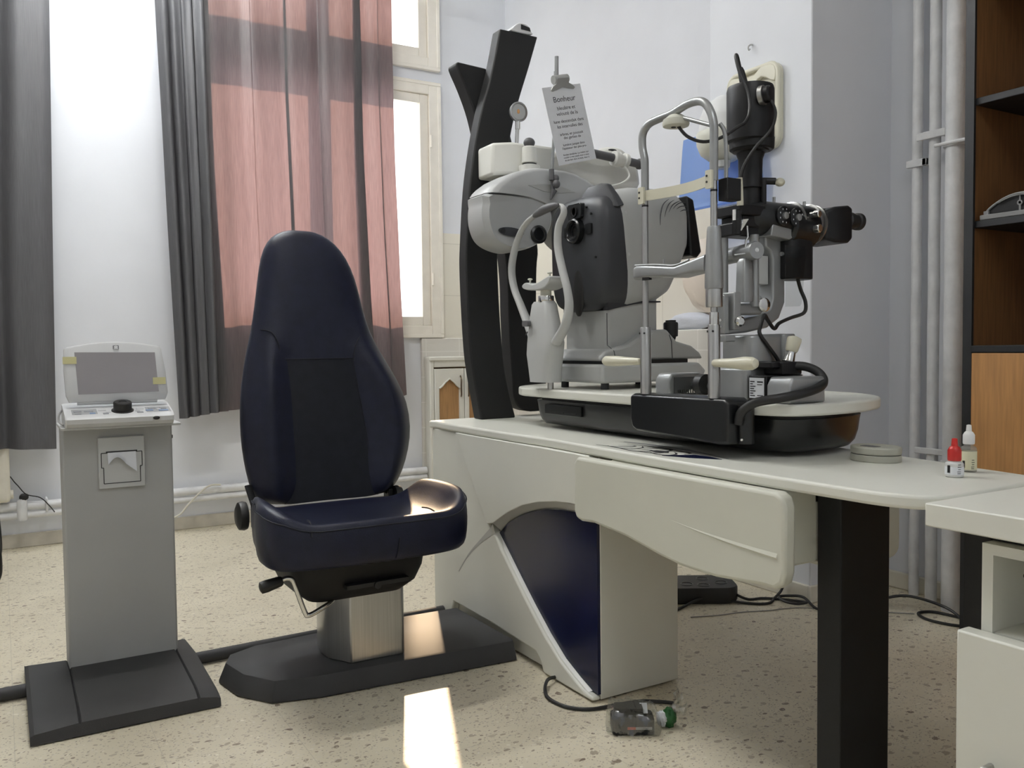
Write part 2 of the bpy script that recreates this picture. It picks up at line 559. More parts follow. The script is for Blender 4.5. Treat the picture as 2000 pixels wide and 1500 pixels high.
# ---------------------------------------------------------------- curtains
CURT = curtain_mat('grey_curtain', (0.130, 0.129, 0.131), (0.25, 0.155, 0.162), 0.55)
CURTD = curtain_mat('dense_grey_curtain', (0.115, 0.115, 0.122), (0.06, 0.05, 0.055), 0.25)
def curtain(name, xl, xr, hem, top, y0, amp, freq, ph, mt, label, seed=0, nu=160, ruffle=0.0, pleats=()):
    def fn(u, v):
        z = hem(u) + (top - hem(u)) * v
        k = 0.65 + 0.35 * (1 - v)
        w = u + 0.012 * noise.noise((u * 5 + seed, v * 1.5, 0))
        s = math.sin(2 * PI * freq * w + ph + 0.5 * noise.noise((seed, v * 2, 3)))
        s2 = math.sin(2 * PI * freq * 2.3 * w + ph * 2)
        y = y0 + amp * k * (0.75 * s + 0.25 * s2) + 0.012 * noise.noise((u * 9 + seed, v * 4, 7))
        x = xl(z) + (xr(z) - xl(z)) * u + amp * 0.35 * math.cos(2 * PI * freq * w + ph)
        sgn = 1
        for pu, pw, pa in pleats:      # folded over pleats: the cloth lies three deep
            d = (u - pu - .004 * noise.noise((seed, pu * 9, v * 3))) / pw
            x -= pa * d * math.exp(-d * d) * (1.25 - .4 * v)
            y += sgn * .006 * math.tanh(d * 1.5)
            sgn = -sgn
        if ruffle:
            e = max(0, 1 - u / 0.06)
            x -= ruffle * e * (0.5 + noise.noise((v * 30, seed, 1)))
            y += ruffle * 1.2 * e * noise.noise((v * 42, seed, 5))
        return (x, min(y, YW - .045), z)
    o = obj(name, M().grid(fn, nu, 90), mt, angle=180, loc=(xl(0), y0, 0))
    return tag(o, label, 'curtain')
curtain('curtain', lambda z: 1.00 - 0.02 * z, lambda z: 2.20 + 0.06 * (max(0, 2.6 - z) / 1.9) ** 1.4,
        lambda u: 0.68 + 0.02 * math.sin(u * 7) + 0.05 * max(0, u - .75) / .25, 3.40, 5.170, 0.017, 5, 0.6, CURT,
        'wide grey curtain glowing pink with sunlight behind the navy chair', 2, 520, 0.02, ((.095, .020, .100), (.30, .007, .012), (.465, .010, .038), (.62, .006, .010), (.815, .020, .100), (.925, .008, .026)))
curtain('curtain', lambda z: 0.87 - 0.03 * z, lambda z: 1.075 - 0.012 * z, lambda u: 0.665 + 0.03 * u, 3.40, 5.085, 0.033, 4, 1.2, CURTD,
        'bunched dark grey curtain panel left of the pink glowing curtain', 5, 120)
curtain('curtain', lambda z: -1.5, lambda z: 0.215 + 0.016 * z, lambda u: 0.53 + 0.02 * math.sin(u * 9), 3.40, 5.13, 0.05, 6, 0.2, CURTD,
        'dark grey curtain at the left edge with white wall beside it', 9, 200)
rod = thing('curtain_rod', 'grey metal rod carrying the curtains above both windows', 'curtain rod', (0.5, 5.14, 3.41))
obj('pole', M().cyl((-1.9, 5.14, 3.415), (2.42, 5.14, 3.415), .012), SILVER, rod)
for x in (-1.85, 0.5, 2.40):
    obj('bracket', M().box((x - .01, 5.14, 3.405), (x + .01, YW, 3.425)), SILVER, rod)

# ---------------------------------------------------------------- heating pipes, radiator
def wob(p0, p1, n, a, seed):
    p0, p1 = Vector(p0), Vector(p1)
    return [p0.lerp(p1, i / n) + Vector((0, a * noise.noise((i * .7, seed, 0)), a * noise.noise((i * .7, seed, 4)))) for i in range(n + 1)]
p = thing('heating_pipe', 'upper white painted heating pipe along the wall under the windows', 'pipe', (0.4, 5.255, .2), 'horizontal heating pipes')
obj('pipe', M().tube(wob((X0 + .3, 5.252, .232), (2.43, 5.252, .229), 30, .004, 1), .0235, 14), PIPEWHITE, p)
for x in (0.19, 1.30):
    obj('clip', M().tube([(x, 5.31, .200), (x, 5.23, .200), (x, 5.222, .229), (x, 5.23, .258), (x, 5.31, .258)], .007, 8), PIPEWHITE, p)
p = thing('heating_pipe', 'lower thinner white painted heating pipe along the wall above the skirting', 'pipe', (0.4, 5.255, .17), 'horizontal heating pipes')
obj('pipe', M().tube(wob((X0 + .3, 5.25, .182), (2.43, 5.25, .186), 30, .004, 2), .019, 14), PIPEWHITE, p)
obj('elbow', M().tube([(.075, 5.235, .262), (.075, 5.225, .245), (.075, 5.22, .20), (.075, 5.225, .165)], .024, 12), PIPEWHITE, p)
r = thing('radiator', 'cream radiator below the left curtain at the picture edge', 'radiator', (-.4, 5.2, .13))
for i in range(9):
    x = -0.945 + i * .115
    obj('radiator_column', M().prism(rrect(5.195, .262, 5.30, .92, .03), 'x', x - .05, x + .05), PAINTOLD, r, bevel=.018)
obj('end_cap', M().cyl((.022, 5.245, .30), (.038, 5.245, .30), .024, n=16), PAINTOLD, r)
w = thing('valve_wire', 'thin dark wire drooping beside the radiator valve', 'wire', (.08, 5.23, .28))
obj('wire', M().tube(smooth([(-.25, 5.2, .52), (-.02, 5.215, .437), (.05, 5.215, .36), (.095, 5.215, .30), (.16, 5.215, .275), (.2, 5.215, .23), (.226, 5.215, .19)], 6), .003, 6), RUBBER, w)
obj('plug', M().ell((.085, 5.222, .285), (.022, .014, .018), 8, fn=lambda d: 1 + .4 * noise.noise(d * 3)), RUBBER, w)
w = obj('loose_cable', M().tube(smooth([(1.09, 5.215, .258), (1.04, 5.215, .262), (1.0, 5.215, .245), (.95, 5.21, .205), (.9, 5.21, .155), (.86, 5.21, .11), (.8, 5.225, .083)], 6), .0055, 8), mat('cream_cable', (.66, .64, .56), .5), loc=(1, 5.21, .1))
tag(w, 'loose cream cable hanging over the wall pipes left of the chair', 'cable')

# three vertical pipes in the recess, behind the desk
def vpipe(x, y, r, label, seed):
    t = thing('riser_pipe', label, 'pipe', (x, y, 0), 'vertical pipes in the recess')
    obj('pipe', M().tube(wob((x, y, 0.0), (x, y, ZC - .002), 24, .003, seed), r, 18), PIPEWHITE, t)
    return t
a = vpipe(3.235, 2.215, .020, 'thin vertical white pipe nearest the pier corner', 1)
b = vpipe(3.20, 2.115, .022, 'middle vertical white pipe of the three in the recess', 2)
obj('bracket', M().box((3.170, 2.05, 1.845), (3.28, 2.068, 1.875)).box((3.165, 2.05, 1.845), (3.178, 2.175, 1.875)), PIPEWHITE, b, bevel=.003)
obj('bracket', M().box((3.175, 2.05, .60), (3.28, 2.068, .625)).box((3.170, 2.05, .60), (3.178, 2.175, .625)), PIPEWHITE, b, bevel=.003)
obj('bracket', M().box((3.21, 2.16, 1.755), (3.28, 2.18, 1.785)).box((3.21, 2.16, 1.755), (3.225, 2.25, 1.785)), PIPEWHITE, a, bevel=.003)
c = vpipe(3.165, 2.0, .042, 'thick vertical white pipe beside the bookcase', 3)
obj('pipe_collar', M().lathe([(.043, -.012), (.050, -.01), (.050, .01), (.043, .012)], (3.165, 2.0, 1.80), n=24).cyl((3.115, 2.06, 1.80), (3.115, 1.93, 1.80), .007, n=8), PIPEWHITE, c)
obj('pipe_collar', M().lathe([(.043, -.012), (.050, -.01), (.050, .01), (.043, .012)], (3.165, 2.0, .575), n=24), PIPEWHITE, c)

# ================================================================ CONSOLE STAND (left)
ST = thing('console_stand', 'tall narrow grey pedestal on a black foot, left of the navy chair', 'stand', (0.32, 2.85, 0))
CONS_GREY = mat('grey_powder_coat', (0.40, 0.405, 0.395), 0.5, 0.1, var=0.03, bump=0.15, bscale=900)
def stand():
    m = M()
    # foot: a low plate that is highest along its middle band, the two ends slope away
    def sect(x, h):
        return [(x, 2.592, 0.004), (x, 2.597, h * .70), (x, 2.618, h * .86), (x, 2.66, h), (x, 2.98, h + .012), (x, 3.10, h), (x, 3.16, .02), (x, 3.16, .004)]
    ys = [(0.036, .036, .028), (0.046, .044, .02), (0.152, .056, 0), (0.156, .050, 0), (0.160, .056, 0), (0.462, .056, 0), (0.466, .050, 0), (0.470, .056, 0), (0.515, .044, .02), (0.527, .036, .028)]
    rings = []
    for x, h, ins in ys:
        rings.append([(px, py + (ins * 2.5 if py > 3.0 else 0), pz) for px, py, pz in sect(x, h)])
    m.loft(rings)
    obj('foot', m, CHAR, ST, angle=25)
    obj('column', M().prism([(.155, 2.985), (.475, 2.985), (.475, 3.125), (.155, 3.125)], 'z', .045, .812), CONS_GREY, ST, bevel=.006)
    obj('top_shelf', M().prism(rrect(.149, 2.90, .490, 3.15, .01, 3), 'z', .812, .820), GREYL, ST, bevel=.002)
    # printer panel
    pr = obj('printer_panel', M().box((.254, 2.970, .618), (.388, 2.986, .779)), GREYL, ST, bevel=.002)
    y = 2.9695
    lines = M()
    pts = [(.283, .730), (.262, .730), (.262, .684), (.268, .684), (.268, .634), (.374, .634), (.374, .684), (.380, .684), (.380, .730), (.364, .730)]
    for a, b in zip(pts, pts[1:]):
        lines.tube([(a[0], y, a[1]), (b[0], y, b[1])], .0013, 6)
    obj('printer_door_seam', lines, RUBBER, pr)
    obj('paper_slot', M().box((.276, 2.967, .729), (.366, 2.974, .735)), RUBBER, pr)
    # torn paper strip curling out of the slot
    def pf(u, v):
        edge = .045 + .03 * max(0, math.sin(u * 2.6 + .3)) - .038 * max(0, (u - .55)) * 2.0
        edge = .036 - .022 * math.sin(min(1, u / .62) * PI) if u < .62 else .036 + (u - .62) * .07
        return (.280 + u * .082, 2.967 - .016 * (v ** 1.5), .731 - v * edge)
    obj('paper_strip', M().grid(pf, 24, 6), PAPER, pr, angle=180)
    obj('side_knob', M().cyl((.475, 3.03, .765), (.483, 3.03, .765), .006, n=10), RUBBER, ST)
stand()

CO = thing('control_console', 'white flip screen controller with a black dial on top of the grey pedestal', 'controller', (0.315, 2.95, .82))
def console():
    W_ = mat('white_console_plastic', (0.62, 0.63, 0.64), 0.4, var=0.02)
    # body: wedge, front low, back high
    front, back = 2.868, 3.05
    prof = [(front + .02, .8205), (front + .004, .832), (front, .846), (front + .012, .856), (back - .05, .884), (back, .886), (back, .8205)]
    def ring(x, ins):
        cy, cz = 2.955, .85
        return [(x, cy + (py - cy) * ins, cz + (pz - cz) * ins if pz > .83 else pz) for py, pz in prof]
    obj('body', M().loft([ring(.160, .93), ring(.164, .985), ring(.176, 1), (ring(.450, 1)), ring(.460, .985), ring(.465, .93)]), W_, CO, angle=30)
    def top(x, y, h=0):   # point on the sloping deck
        t = (y - (front + .012)) / (back - .05 - front - .012)
        return (.315 + (x - .315) * .95, y, .856 + .028 * t + h)
    deck = Vector((0, .12, .028)).normalized()
    nrm = Vector((0, -deck.z, deck.y))
    c = Vector(top(.322, 2.917, 0))
    obj('dial', M().lathe([(.032, -.004), (.032, .003), (.0265, .004), (.0265, .026), (.024, .029), (.012, .029), (.011, .027), (.001, .027)], c, nrm, 32), RUBBER, CO)
    def pad(name, x, y, w, d, mt, h=.003):
        q = Vector(top(x, 2.893 + (y - 2.858) * .75, -.001))
        m = Matrix((Vector((1, 0, 0)), deck, nrm)).transposed().to_4x4()
        m.translation = q
        return obj(name, M().box((-w, -d, 0), (w, d, h), mtx=m), mt, CO, bevel=.0012)
    G = mat('grey_key', (0.30, 0.31, 0.33), 0.5)
    B = mat('blue_key', (0.22, 0.30, 0.46), 0.5)
    L = mat('white_key', (0.60, 0.61, 0.62), 0.5)
    for x, y, w, mt in ((.190, 2.868, .009, G), (.190, 2.900, .011, G), (.222, 2.896, .013, G), (.232, 2.868, .008, B), (.262, 2.908, .011, L), (.270, 2.858, .008, G),
                        (.278, 2.878, .007, L), (.375, 2.905, .011, L), (.366, 2.882, .007, L), (.372, 2.858, .009, G), (.402, 2.878, .011, B), (.412, 2.905, .011, G),
                        (.445, 2.872, .014, B), (.446, 2.900, .010, G), (.432, 2.888, .006, L)):
        pad('key', x, y, w, .006, mt)
    pad('deck_panel', .21, 2.895, .035, .028, mat('deck_grey', (0.36, 0.37, 0.38), .5), .0012)
    pad('deck_panel', .43, 2.890, .036, .028, mat('deck_grey', (0.36, 0.37, 0.38), .5), .0012)
    obj('cord_port', M().ell((.412, 2.867, .841), (.010, .004, .006), 10), RUBBER, CO)
    # screen, leaning slightly back: hinge at y 2.965
    base = Vector((0, 2.955, .895))
    ang = math.radians(8)
    upv = Vector((0, math.sin(ang), math.cos(ang)))
    bk = Vector((0, math.cos(ang), -math.sin(ang)))
    def sp(x, h, d):
        return tuple(base + Vector((x, 0, 0)) + upv * h + bk * d)
    xl, xr, H = .166, .462, .182
    def outline(ins):
        o = [(xl + .012 + ins, ins), (xl + .004 + ins, .02), (xl + ins, .10), (xl + .003 + ins, H - .018), (xl + .012 + ins, H - .012 - ins)]
        for k in range(1, 12):
            t = k / 12
            o.append((xl + .012 + (xr - xl - .03) * t, H - .012 - ins + .016 * math.sin(PI * t)))
        o += [(xr - .022 - ins, H - .012 - ins), (xr - .014 - ins, H - .02), (xr - .004 - ins, .09), (xr - ins, .02), (xr - .008 - ins, ins)]
        return o
    lid = obj('screen_housing', M().loft([[sp(x, h, .000) for x, h in outline(.006)], [sp(x, h, .004) for x, h in outline(0)], [sp(x, h, .026) for x, h in outline(0)], [sp(x, h, .032) for x, h in outline(.008)]]), W_, CO, angle=50)
    scr = mat('grey_film_screen', (0.30, 0.285, 0.30), 0.28, var=0.06, scale=4)
    x0, x1, z0, z1 = .199, .434, .022, .153
    q = [(x0 + .004, z0), (x1, z0 + .002), (x1 - .006, z1 - .003), (x0 - .002, z1)]
    obj('screen', M().loft([[sp(x, h, -.0012) for x, h in q], [sp(x, h, .001) for x, h in q]]), scr, lid)
    q = [(.306, .161), (.323, .161), (.323, .173), (.306, .173)]
    obj('badge', M().loft([[sp(x, h, -.001) for x, h in q], [sp(x, h, .001) for x, h in q]]), mat('badge_dark', (.12, .12, .13), .3), lid)
    m = M().loft([[sp(.3145 + .0065 * math.cos(a * PI / 8), .1685 + .0035 * math.sin(a * PI / 8), d) for a in range(16)] for d in (-.0016, 0)])
    m.loft([[sp(x, h, d) for x, h in ((.3075, .162), (.3215, .162), (.3205, .165), (.3085, .165))] for d in (-.0016, 0)])
    obj('badge_mark', m, mat('badge_white', (.85, .86, .88), .25), lid)
    TAPE = mat('yellow_tape', (0.60, 0.57, 0.30), 0.55)
    for n, x, h in (('l', .166, .128), ('r', .420, .058)):
        q = [(x - .002, h - .011), (x + .036, h - .011), (x + .036, h + .011), (x - .002, h + .011)]
        obj('tape', M().loft([[sp(a, b, -.0022) for a, b in q], [sp(a, b, -.0014) for a, b in q]]), TAPE, lid, label='small yellow strip of masking tape')
    obj('hinge', M().cyl((.20, 2.972, .893), (.43, 2.972, .893), .010, n=14), W_, CO)
    obj('side_cable', M().tube(smooth([(.165, 3.0, .875), (.150, 2.985, .855), (.149, 2.97, .835), (.160, 2.95, .8255)], 6), .003, 8), mat('cable_grey', (.35, .35, .35), .5), CO)
console()

# floor bar that links the pedestal, the chair and the desk
fr = obj('floor_bar', M().tube([(-2.2, 2.985, .021), (0.0365, 2.99, .021)], .02, 12).tube([(.524, 2.99, .021), (1.46, 3.02, .021)], .02, 12), CHAR, loc=(.5, 2.99, 0))
tag(fr, 'round dark bar on the floor joining pedestal, chair base and desk', 'bar')

# ================================================================ PATIENT CHAIR
CX, CY = 0.97, 2.70
CH = thing('patient_chair', 'high backed navy leather examination chair on a steel column', 'chair', (CX, CY, 0))
def chair():
    # base plate: long dark slab with chamfered edges and rounded left end
    def plate(ins, z):
        return [(x, y, z) for x, y in smooth2([(.56 + ins, 2.78), (.585 + ins, 2.64 + ins * .5), (.66 + ins * .6, 2.53 + ins * .8), (.80, 2.495 + ins), (1.0, 2.48 + ins), (1.24, 2.462 + ins), (1.452, 2.448 + ins), (1.452, 2.65), (1.452, 2.92 - ins), (1.20, 2.93 - ins), (.95, 2.925 - ins), (.70, 2.91 - ins), (.60 + ins * .5, 2.87 - ins)], 1)]
    obj('base_plate', M().loft([plate(0, .004), plate(0, .012), plate(.022, .062), plate(.03, .066)]), CHAR, CH, angle=30)
    # steel column: flat front, rounded left flank
    obj('column', M().prism([(.862, 2.70), (.866, 2.63), (.912, 2.548), (1.085, 2.545), (1.095, 2.555), (1.095, 2.78), (.93, 2.80), (.875, 2.77)], 'z', .066, .345), STEEL, CH, bevel=.004)
    # seat carriage cover
    def cover(s, z, dy=0):
        return [(.925 + (x - .925) * s, 2.62 + (y - 2.62) * s + dy, z) for x, y in rrect(.700, 2.43, 1.150, 2.78, .07, 5)]
    und = obj('under_cover', M().loft([cover(.58, .288), cover(.68, .292), cover(.84, .322), cover(.93, .37), cover(.97, .43)]), BLACKP, CH, angle=50)
    obj('adjust_slot', M().box((.86, 2.425, .335), (1.06, 2.455, .347)).cyl((.955, 2.418, .338), (.955, 2.45, .338), .011, n=12), RUBBER, und)
    # recline lever with black grip
    lv = obj('lever', M().tube(smooth([(.850, 2.52, .310), (.835, 2.49, .292), (.80, 2.47, .283), (.755, 2.46, .270), (.742, 2.46, .283), (.715, 2.455, .36), (.705, 2.455, .384), (.69, 2.455, .390), (.675, 2.455, .387)], 5), .0075, 10), CHROME, CH)
    obj('grip', M().lathe([(.008, 0), (.017, .004), (.018, .02), (.015, .06), (.012, .066)], (.612, 2.455, .372), (.98, 0, .2), 16), RUBBER, lv)
    # seat cushion
    sx = lambda v: v
    def seat(ins, z, fdrop=0):
        pts = [(.640, 2.60), (.612, 2.48), (.628, 2.37), (.72, 2.325), (.92, 2.31), (1.11, 2.312), (1.215, 2.35), (1.262, 2.45), (1.272, 2.60), (1.24, 2.72), (1.12, 2.775), (.92, 2.785), (.75, 2.775), (.66, 2.71)]
        c = (.945, 2.55)
        return [(c[0] + (x - c[0]) * (1 - ins), c[1] + (y - c[1]) * (1 - ins), z) for x, y in smooth2(pts, 5)]
    def shape(ring, a):
        out = []
        for x, y, z in ring:
            s = abs((x - .945) / .33)
            bol = .062 * max(0, min(1, (s - .60) / .26)) ** 1.4
            bol *= max(0.25, min(1, 1.12 - abs((y - 2.57) / .26) ** 3))
            fr = max(0, (2.42 - y) / .11)
            out.append((x, y, z + a * (bol + .014 * min(1, fr) - .014 * max(0, y - 2.45))))
        return out
    R = [shape(seat(.16, .425), 0), shape(seat(.04, .430), 0), shape(seat(.008, .450), .05), shape(seat(-.004, .480), .3), shape(seat(-.006, .510), .7), shape(seat(.012, .534), 1), shape(seat(.05, .546), 1),
         shape(seat(.12, .548), 1), shape(seat(.24, .541), 1), shape(seat(.42, .538), 1), shape(seat(.7, .537), 1), shape(seat(.93, .537), 1)]
    st = obj('seat', M().loft(R), LEATHER, CH, angle=80, sub=1)
    # seams on the cushion
    seam = M()
    seam.tube([(x, y, z + .0025) for x, y, z in shape(seat(.004, .527), .9)] , .0022, 6, caps=False)
    for sgn, xx in ((-1, .735), (1, 1.105)):
        p = [(xx + sgn * .012, 2.318, .530), (xx + sgn * .006, 2.338, .553), (xx, 2.37, .562), (xx - sgn * .006, 2.41, .560)]
        seam.tube(smooth(p, 4), .0024, 6)
    seam.tube(smooth([(.98, 2.306, .50), (.975, 2.308, .46), (.97, 2.312, .44)], 4), .0018, 6)
    obj('seam', seam, LEATHER2, st)
    # backrest
    prof = [  # z, xl, xr
        (.522, .735, 1.18), (.55, .715, 1.215), (.60, .700, 1.247), (.68, .686, 1.278), (.76, .680, 1.292), (.85, .682, 1.283), (.93, .691, 1.250), (1.02, .708, 1.196),
        (1.105, .732, 1.149), (1.195, .750, 1.128), (1.30, .766, 1.108), (1.37, .780, 1.078), (1.42, .802, 1.040), (1.45, .835, .995), (1.462, .875, .95)]
    yb = lambda z: 2.905 + .10 * (z - .5)
    def cross(z, a, b, th, t):
        c, w = (a + b) / 2, (b - a) / 2
        pan = max(0, min(1, (1.08 - z) / .10)) * max(0, min(1, (z - .5) / .05))
        ring = []
        n = 40
        for k in range(n):
            ph = 2 * PI * k / n
            u = math.copysign(abs(math.cos(ph)) ** .62, math.cos(ph))
            v = math.copysign(abs(math.sin(ph)) ** .75, math.sin(ph))
            y = yb(z)
            if v < 0:      # front: bolsters stand forward of the middle panel
                bul = pan * .05 * math.exp(-((abs(u) - .74) / .17) ** 2)
                y += v * (th * .5) - bul * min(1, -v * 1.6)
            else:
                y += v * th * .6
            ring.append((c + u * w, y, z))
        return ring
    rings = []
    for i, (z, a, b) in enumerate(prof):
        th = {0: .06, 1: .10, len(prof) - 1: .05, len(prof) - 2: .085, len(prof) - 3: .11}.get(i, .125)
        if z > 1.1 and i < len(prof) - 3:
            th = .125
        rings.append(cross(z, a, b, th, i))
    bk = obj('backrest', M().loft(rings), LEATHER, CH, angle=80, sub=1)
    # inset middle panel of matt upholstery
    def pan(u, v):
        z = .535 + v * (1.015 - .535)
        xa = .800 + (.800 - .800) * v
        xb = 1.128 + (1.062 - 1.128) * v
        x = xa + (xb - xa) * u
        bow = .010 * (1 - (2 * u - 1) ** 2)
        return (x, yb(z) - .0635 - bow, z)
    m = M().grid(pan, 14, 16)
    obj('back_panel', m, LEATHER2, bk, angle=180)
    sm = M()
    pc = [pan(0, v / 10) for v in range(11)] + [pan(u / 8, 1) for u in range(1, 9)] + [pan(1, 1 - v / 10) for v in range(1, 11)]
    sm.tube(pc, .0022, 6)
    sm.tube(smooth([(.752, yb(1.11) - .045, 1.115), (.785, yb(1.1) - .062, 1.105), (.805, yb(1.06) - .068, 1.06), (.803, yb(1.01) - .066, 1.012)], 5), .0022, 6)
    sm.tube(smooth([(1.128, yb(1.10) - .042, 1.10), (1.095, yb(1.09) - .060, 1.09), (1.072, yb(1.05) - .066, 1.05), (1.064, yb(1.0) - .066, 1.005)], 5), .0022, 6)
    obj('seam', sm, LEATHER2, bk)
    # hinge irons and recline knobs
    for x, s in ((.705, -1), (1.175, 1)):
        obj('hinge_iron', M().tube([(x, 2.86, .53), (x + s * .012, 2.90, .60)], .014, 8, flat=.5).box((x - .008, 2.84, .46), (x + .008, 2.89, .55)), BLACKM, CH, bevel=.003)
    kn = obj('recline_knob', M().lathe([(.02, 0), (.044, .006), (.047, .016), (.044, .03), (.03, .037), (.002, .038)], (.672, 2.82, .515), (-1, 0, 0), 24), RUBBER, CH)
    obj('recline_cap', M().lathe([(.02, 0), (.032, .006), (.034, .016), (.03, .03), (.002, .034)], (1.19, 2.86, .525), (1, 0, 0), 20), RUBBER, CH)
chair()

# ================================================================ THE DESK
DK = thing('examination_desk', 'white L shaped ophthalmic desk with a navy panel and curved edge', 'desk', (1.62, 2.5, 0))
ZT = 0.76
def desk():
    top = [(1.50, 3.12), (1.462, 3.06), (1.455, 2.9), (1.458, 2.45), (1.468, 2.30), (1.462, 2.12), (1.447, 1.75), (1.445, 1.40), (1.450, 1.15), (1.458, 1.06), (1.485, 1.00), (1.54, .975), (1.62, .975), (1.86, .985),
           (1.90, 1.04), (1.918, 1.16), (1.946, 1.257), (1.975, 1.45), (2.03, 1.9), (2.10, 2.6), (2.10, 3.05), (2.05, 3.12)]
    # the slab floats over its supports; edges softly rounded
    obj('desk_top', M().prism(smooth2([top[0], *top[1:]], 2), 'z', .732, ZT), WHITE, DK, bevel=.007, seg=3)
    # pedestal under the far half
    ped = obj('pedestal', M().prism([(1.492, 2.03), (1.79, 2.03), (1.79, 3.10), (1.492, 3.10)], 'z', .006, .732), WHITE, DK, bevel=.003)
    # left plane of the side face
    arcU = [(2.883, .206), (2.80, .290), (2.698, .367), (2.60, .436), (2.497, .491), (2.40, .530), (2.304, .555), (2.20, .572), (2.127, .578), (2.032, .580)]
    arcL = [(2.032, .548), (2.133, .545), (2.22, .540), (2.305, .529), (2.39, .508), (2.464, .483), (2.54, .447), (2.605, .400)]
    diag = [(2.605, .400), (2.55, .355), (2.46, .278), (2.372, .205), (2.28, .135), (2.195, .080), (2.12, .048), (2.058, .026)]
    # lower panel, left of the navy inset, with the cut-out over the chair base
    low = [(3.10, .012), (3.10, .732), (2.885, .732), (2.64, .425)] + [(2.605, .400)] + [(y + .012, z - .004) for y, z in diag[1:]] + [(2.030, .018), (2.030, .006), (2.30, .006), (2.318, .045), (2.345, .062), (2.62, .075), (2.93, .078), (2.96, .012)]
    obj('side_panel', M().prism(low, 'x', 1.462, 1.491), WHITE, DK, bevel=.006, seg=2)
    up = [(2.878, .731), (2.643, .428), (2.60, .437), (2.497, .491), (2.40, .530), (2.304, .555), (2.20, .572), (2.127, .578), (2.032, .580), (2.032, .731)]
    obj('upper_panel', M().prism(up, 'x', 1.452, 1.4915), WHITE, DK, bevel=.003)
    # crescent sweep: a sloping band from the raised panel down to the inset
    m = M()
    A = smooth([(1.4525, y, z) for y, z in arcU], 4)
    B = smooth([(1.4925, y, z) for y, z in [(2.88, .2045), (2.80, .282), (2.70, .350), (2.60, .402), (2.54, .447), (2.464, .483), (2.39, .508), (2.305, .529), (2.22, .540), (2.032, .548)]], 4)
    n = min(len(A), len(B))
    for i in range(n - 1):
        fx = lambda p, k: (1.4605, p.y, p.z) if k < 12 else (p.x, p.y, p.z)
        m.add([fx(A[i], i), fx(A[i + 1], i + 1), (B[i + 1].x if i >= 12 else 1.4612, B[i + 1].y, B[i + 1].z), (B[i].x if i >= 12 else 1.4612, B[i].y, B[i].z)], [(0, 1, 2, 3)])
    obj('sweep_band', m, mat('shaded_white_edge', (.50, .50, .47), .45), DK, angle=180)  # white band greyed: shade of its downward slope put into the colour
    # navy inset behind the sweep
    nav = arcL + diag[1:] + [(2.031, .022)]
    obj('inset_panel', M().prism(nav, 'x', 1.482, 1.4925), NAVYP, DK, label='glossy navy blue inset panel')
    # white edge strip running down the diagonal
    o = [(1.463, y + .030 - .014 * i / 7, z - .010) for i, (y, z) in enumerate(diag)]
    q = [(1.484, y, z) for y, z in diag]
    m = M()
    for i in range(len(diag) - 1):
        m.add([o[i], o[i + 1], q[i + 1], q[i]], [(0, 1, 2, 3)])
    obj('edge_strip', m, mat('lit_white_edge', (.80, .80, .78), .35), DK, angle=180)  # panel white made lighter: light on the upward edge put into the colour
    # drawer hung under the top
    fr = [(2.040, .730), (2.056, .712), (2.056, .572), (2.046, .552), (2.02, .546), (1.96, .551), (1.82, .540), (1.676, .516), (1.60, .507), (1.48, .506), (1.334, .520), (1.300, .520), (1.280, .535), (1.273, .56), (1.272, .70), (1.280, .722), (1.298, .731)]
    dr = obj('drawer', M().box((1.455, 1.29, .565), (1.56, 1.93, .7315)), WHITE2, DK, bevel=.006)
    fp = obj('drawer_front', M().prism(fr, 'x', 1.418, 1.455), WHITE2, dr, bevel=.009, seg=3)
    m = M()
    crv = smooth([(1.655, .620), (1.60, .612), (1.52, .604), (1.44, .598), (1.36, .594), (1.292, .592)] and [(1.65, .617, 0), (1.56, .607, 0), (1.476, .600, 0), (1.39, .595, 0), (1.292, .591, 0)], 5)
    rings = []
    for i, p in enumerate(crv):
        t = i / (len(crv) - 1)
        w = .001 + .009 * t
        rings.append([(1.4185, p.x, p.y + w), (1.4185 - .004 * t - .0004, p.x, p.y), (1.4185, p.x, p.y - w * .6)])
    m.loft(rings)
    obj('crease', m, WHITE2, fp)
    obj('runner', M().box((1.56, 1.32, .60), (1.64, 1.9, .731)), BLACKP, DK, bevel=.02, seg=3)
    obj('rear_drawer', M().prism(rrect(1.42, .475, 1.82, .7315, .045, 6), 'x', 1.80, 2.015), WHITE2, DK, bevel=.006)
    obj('leg', M().box((1.535, 1.222, 0), (1.698, 1.285, .732)), BLACKP, DK, bevel=.003)
    obj('beam', M().box((1.535, 1.29, .70), (1.60, 2.03, .7315)), BLACKP, DK)
    # printed ornament on the top: fine black flower strokes, a navy wedge and a grey sweep
    z = ZT + .0006
    ink = M()
    for q in ([(1.488, 2.04), (1.50, 1.98), (1.53, 1.94), (1.56, 1.95), (1.53, 1.99)], [(1.50, 2.0), (1.49, 1.94), (1.505, 1.90), (1.545, 1.90), (1.57, 1.93)],
              [(1.49, 1.93), (1.48, 1.87), (1.50, 1.83), (1.53, 1.84), (1.52, 1.89)], [(1.54, 1.90), (1.57, 1.87), (1.58, 1.82), (1.55, 1.80), (1.53, 1.83)],
              [(1.485, 1.86), (1.49, 1.80), (1.52, 1.78), (1.545, 1.80)], [(1.50, 1.81), (1.485, 1.76), (1.50, 1.73), (1.53, 1.74), (1.55, 1.77)],
              [(1.55, 1.80), (1.575, 1.77), (1.57, 1.73), (1.54, 1.72)], [(1.57, 2.0), (1.585, 1.93), (1.59, 1.87), (1.585, 1.80), (1.57, 1.73)], [(1.49, 1.76), (1.484, 1.73), (1.50, 1.705), (1.53, 1.70)]):
        pts = smooth([(a, b, z) for a, b in q], 5)
        L = len(pts)
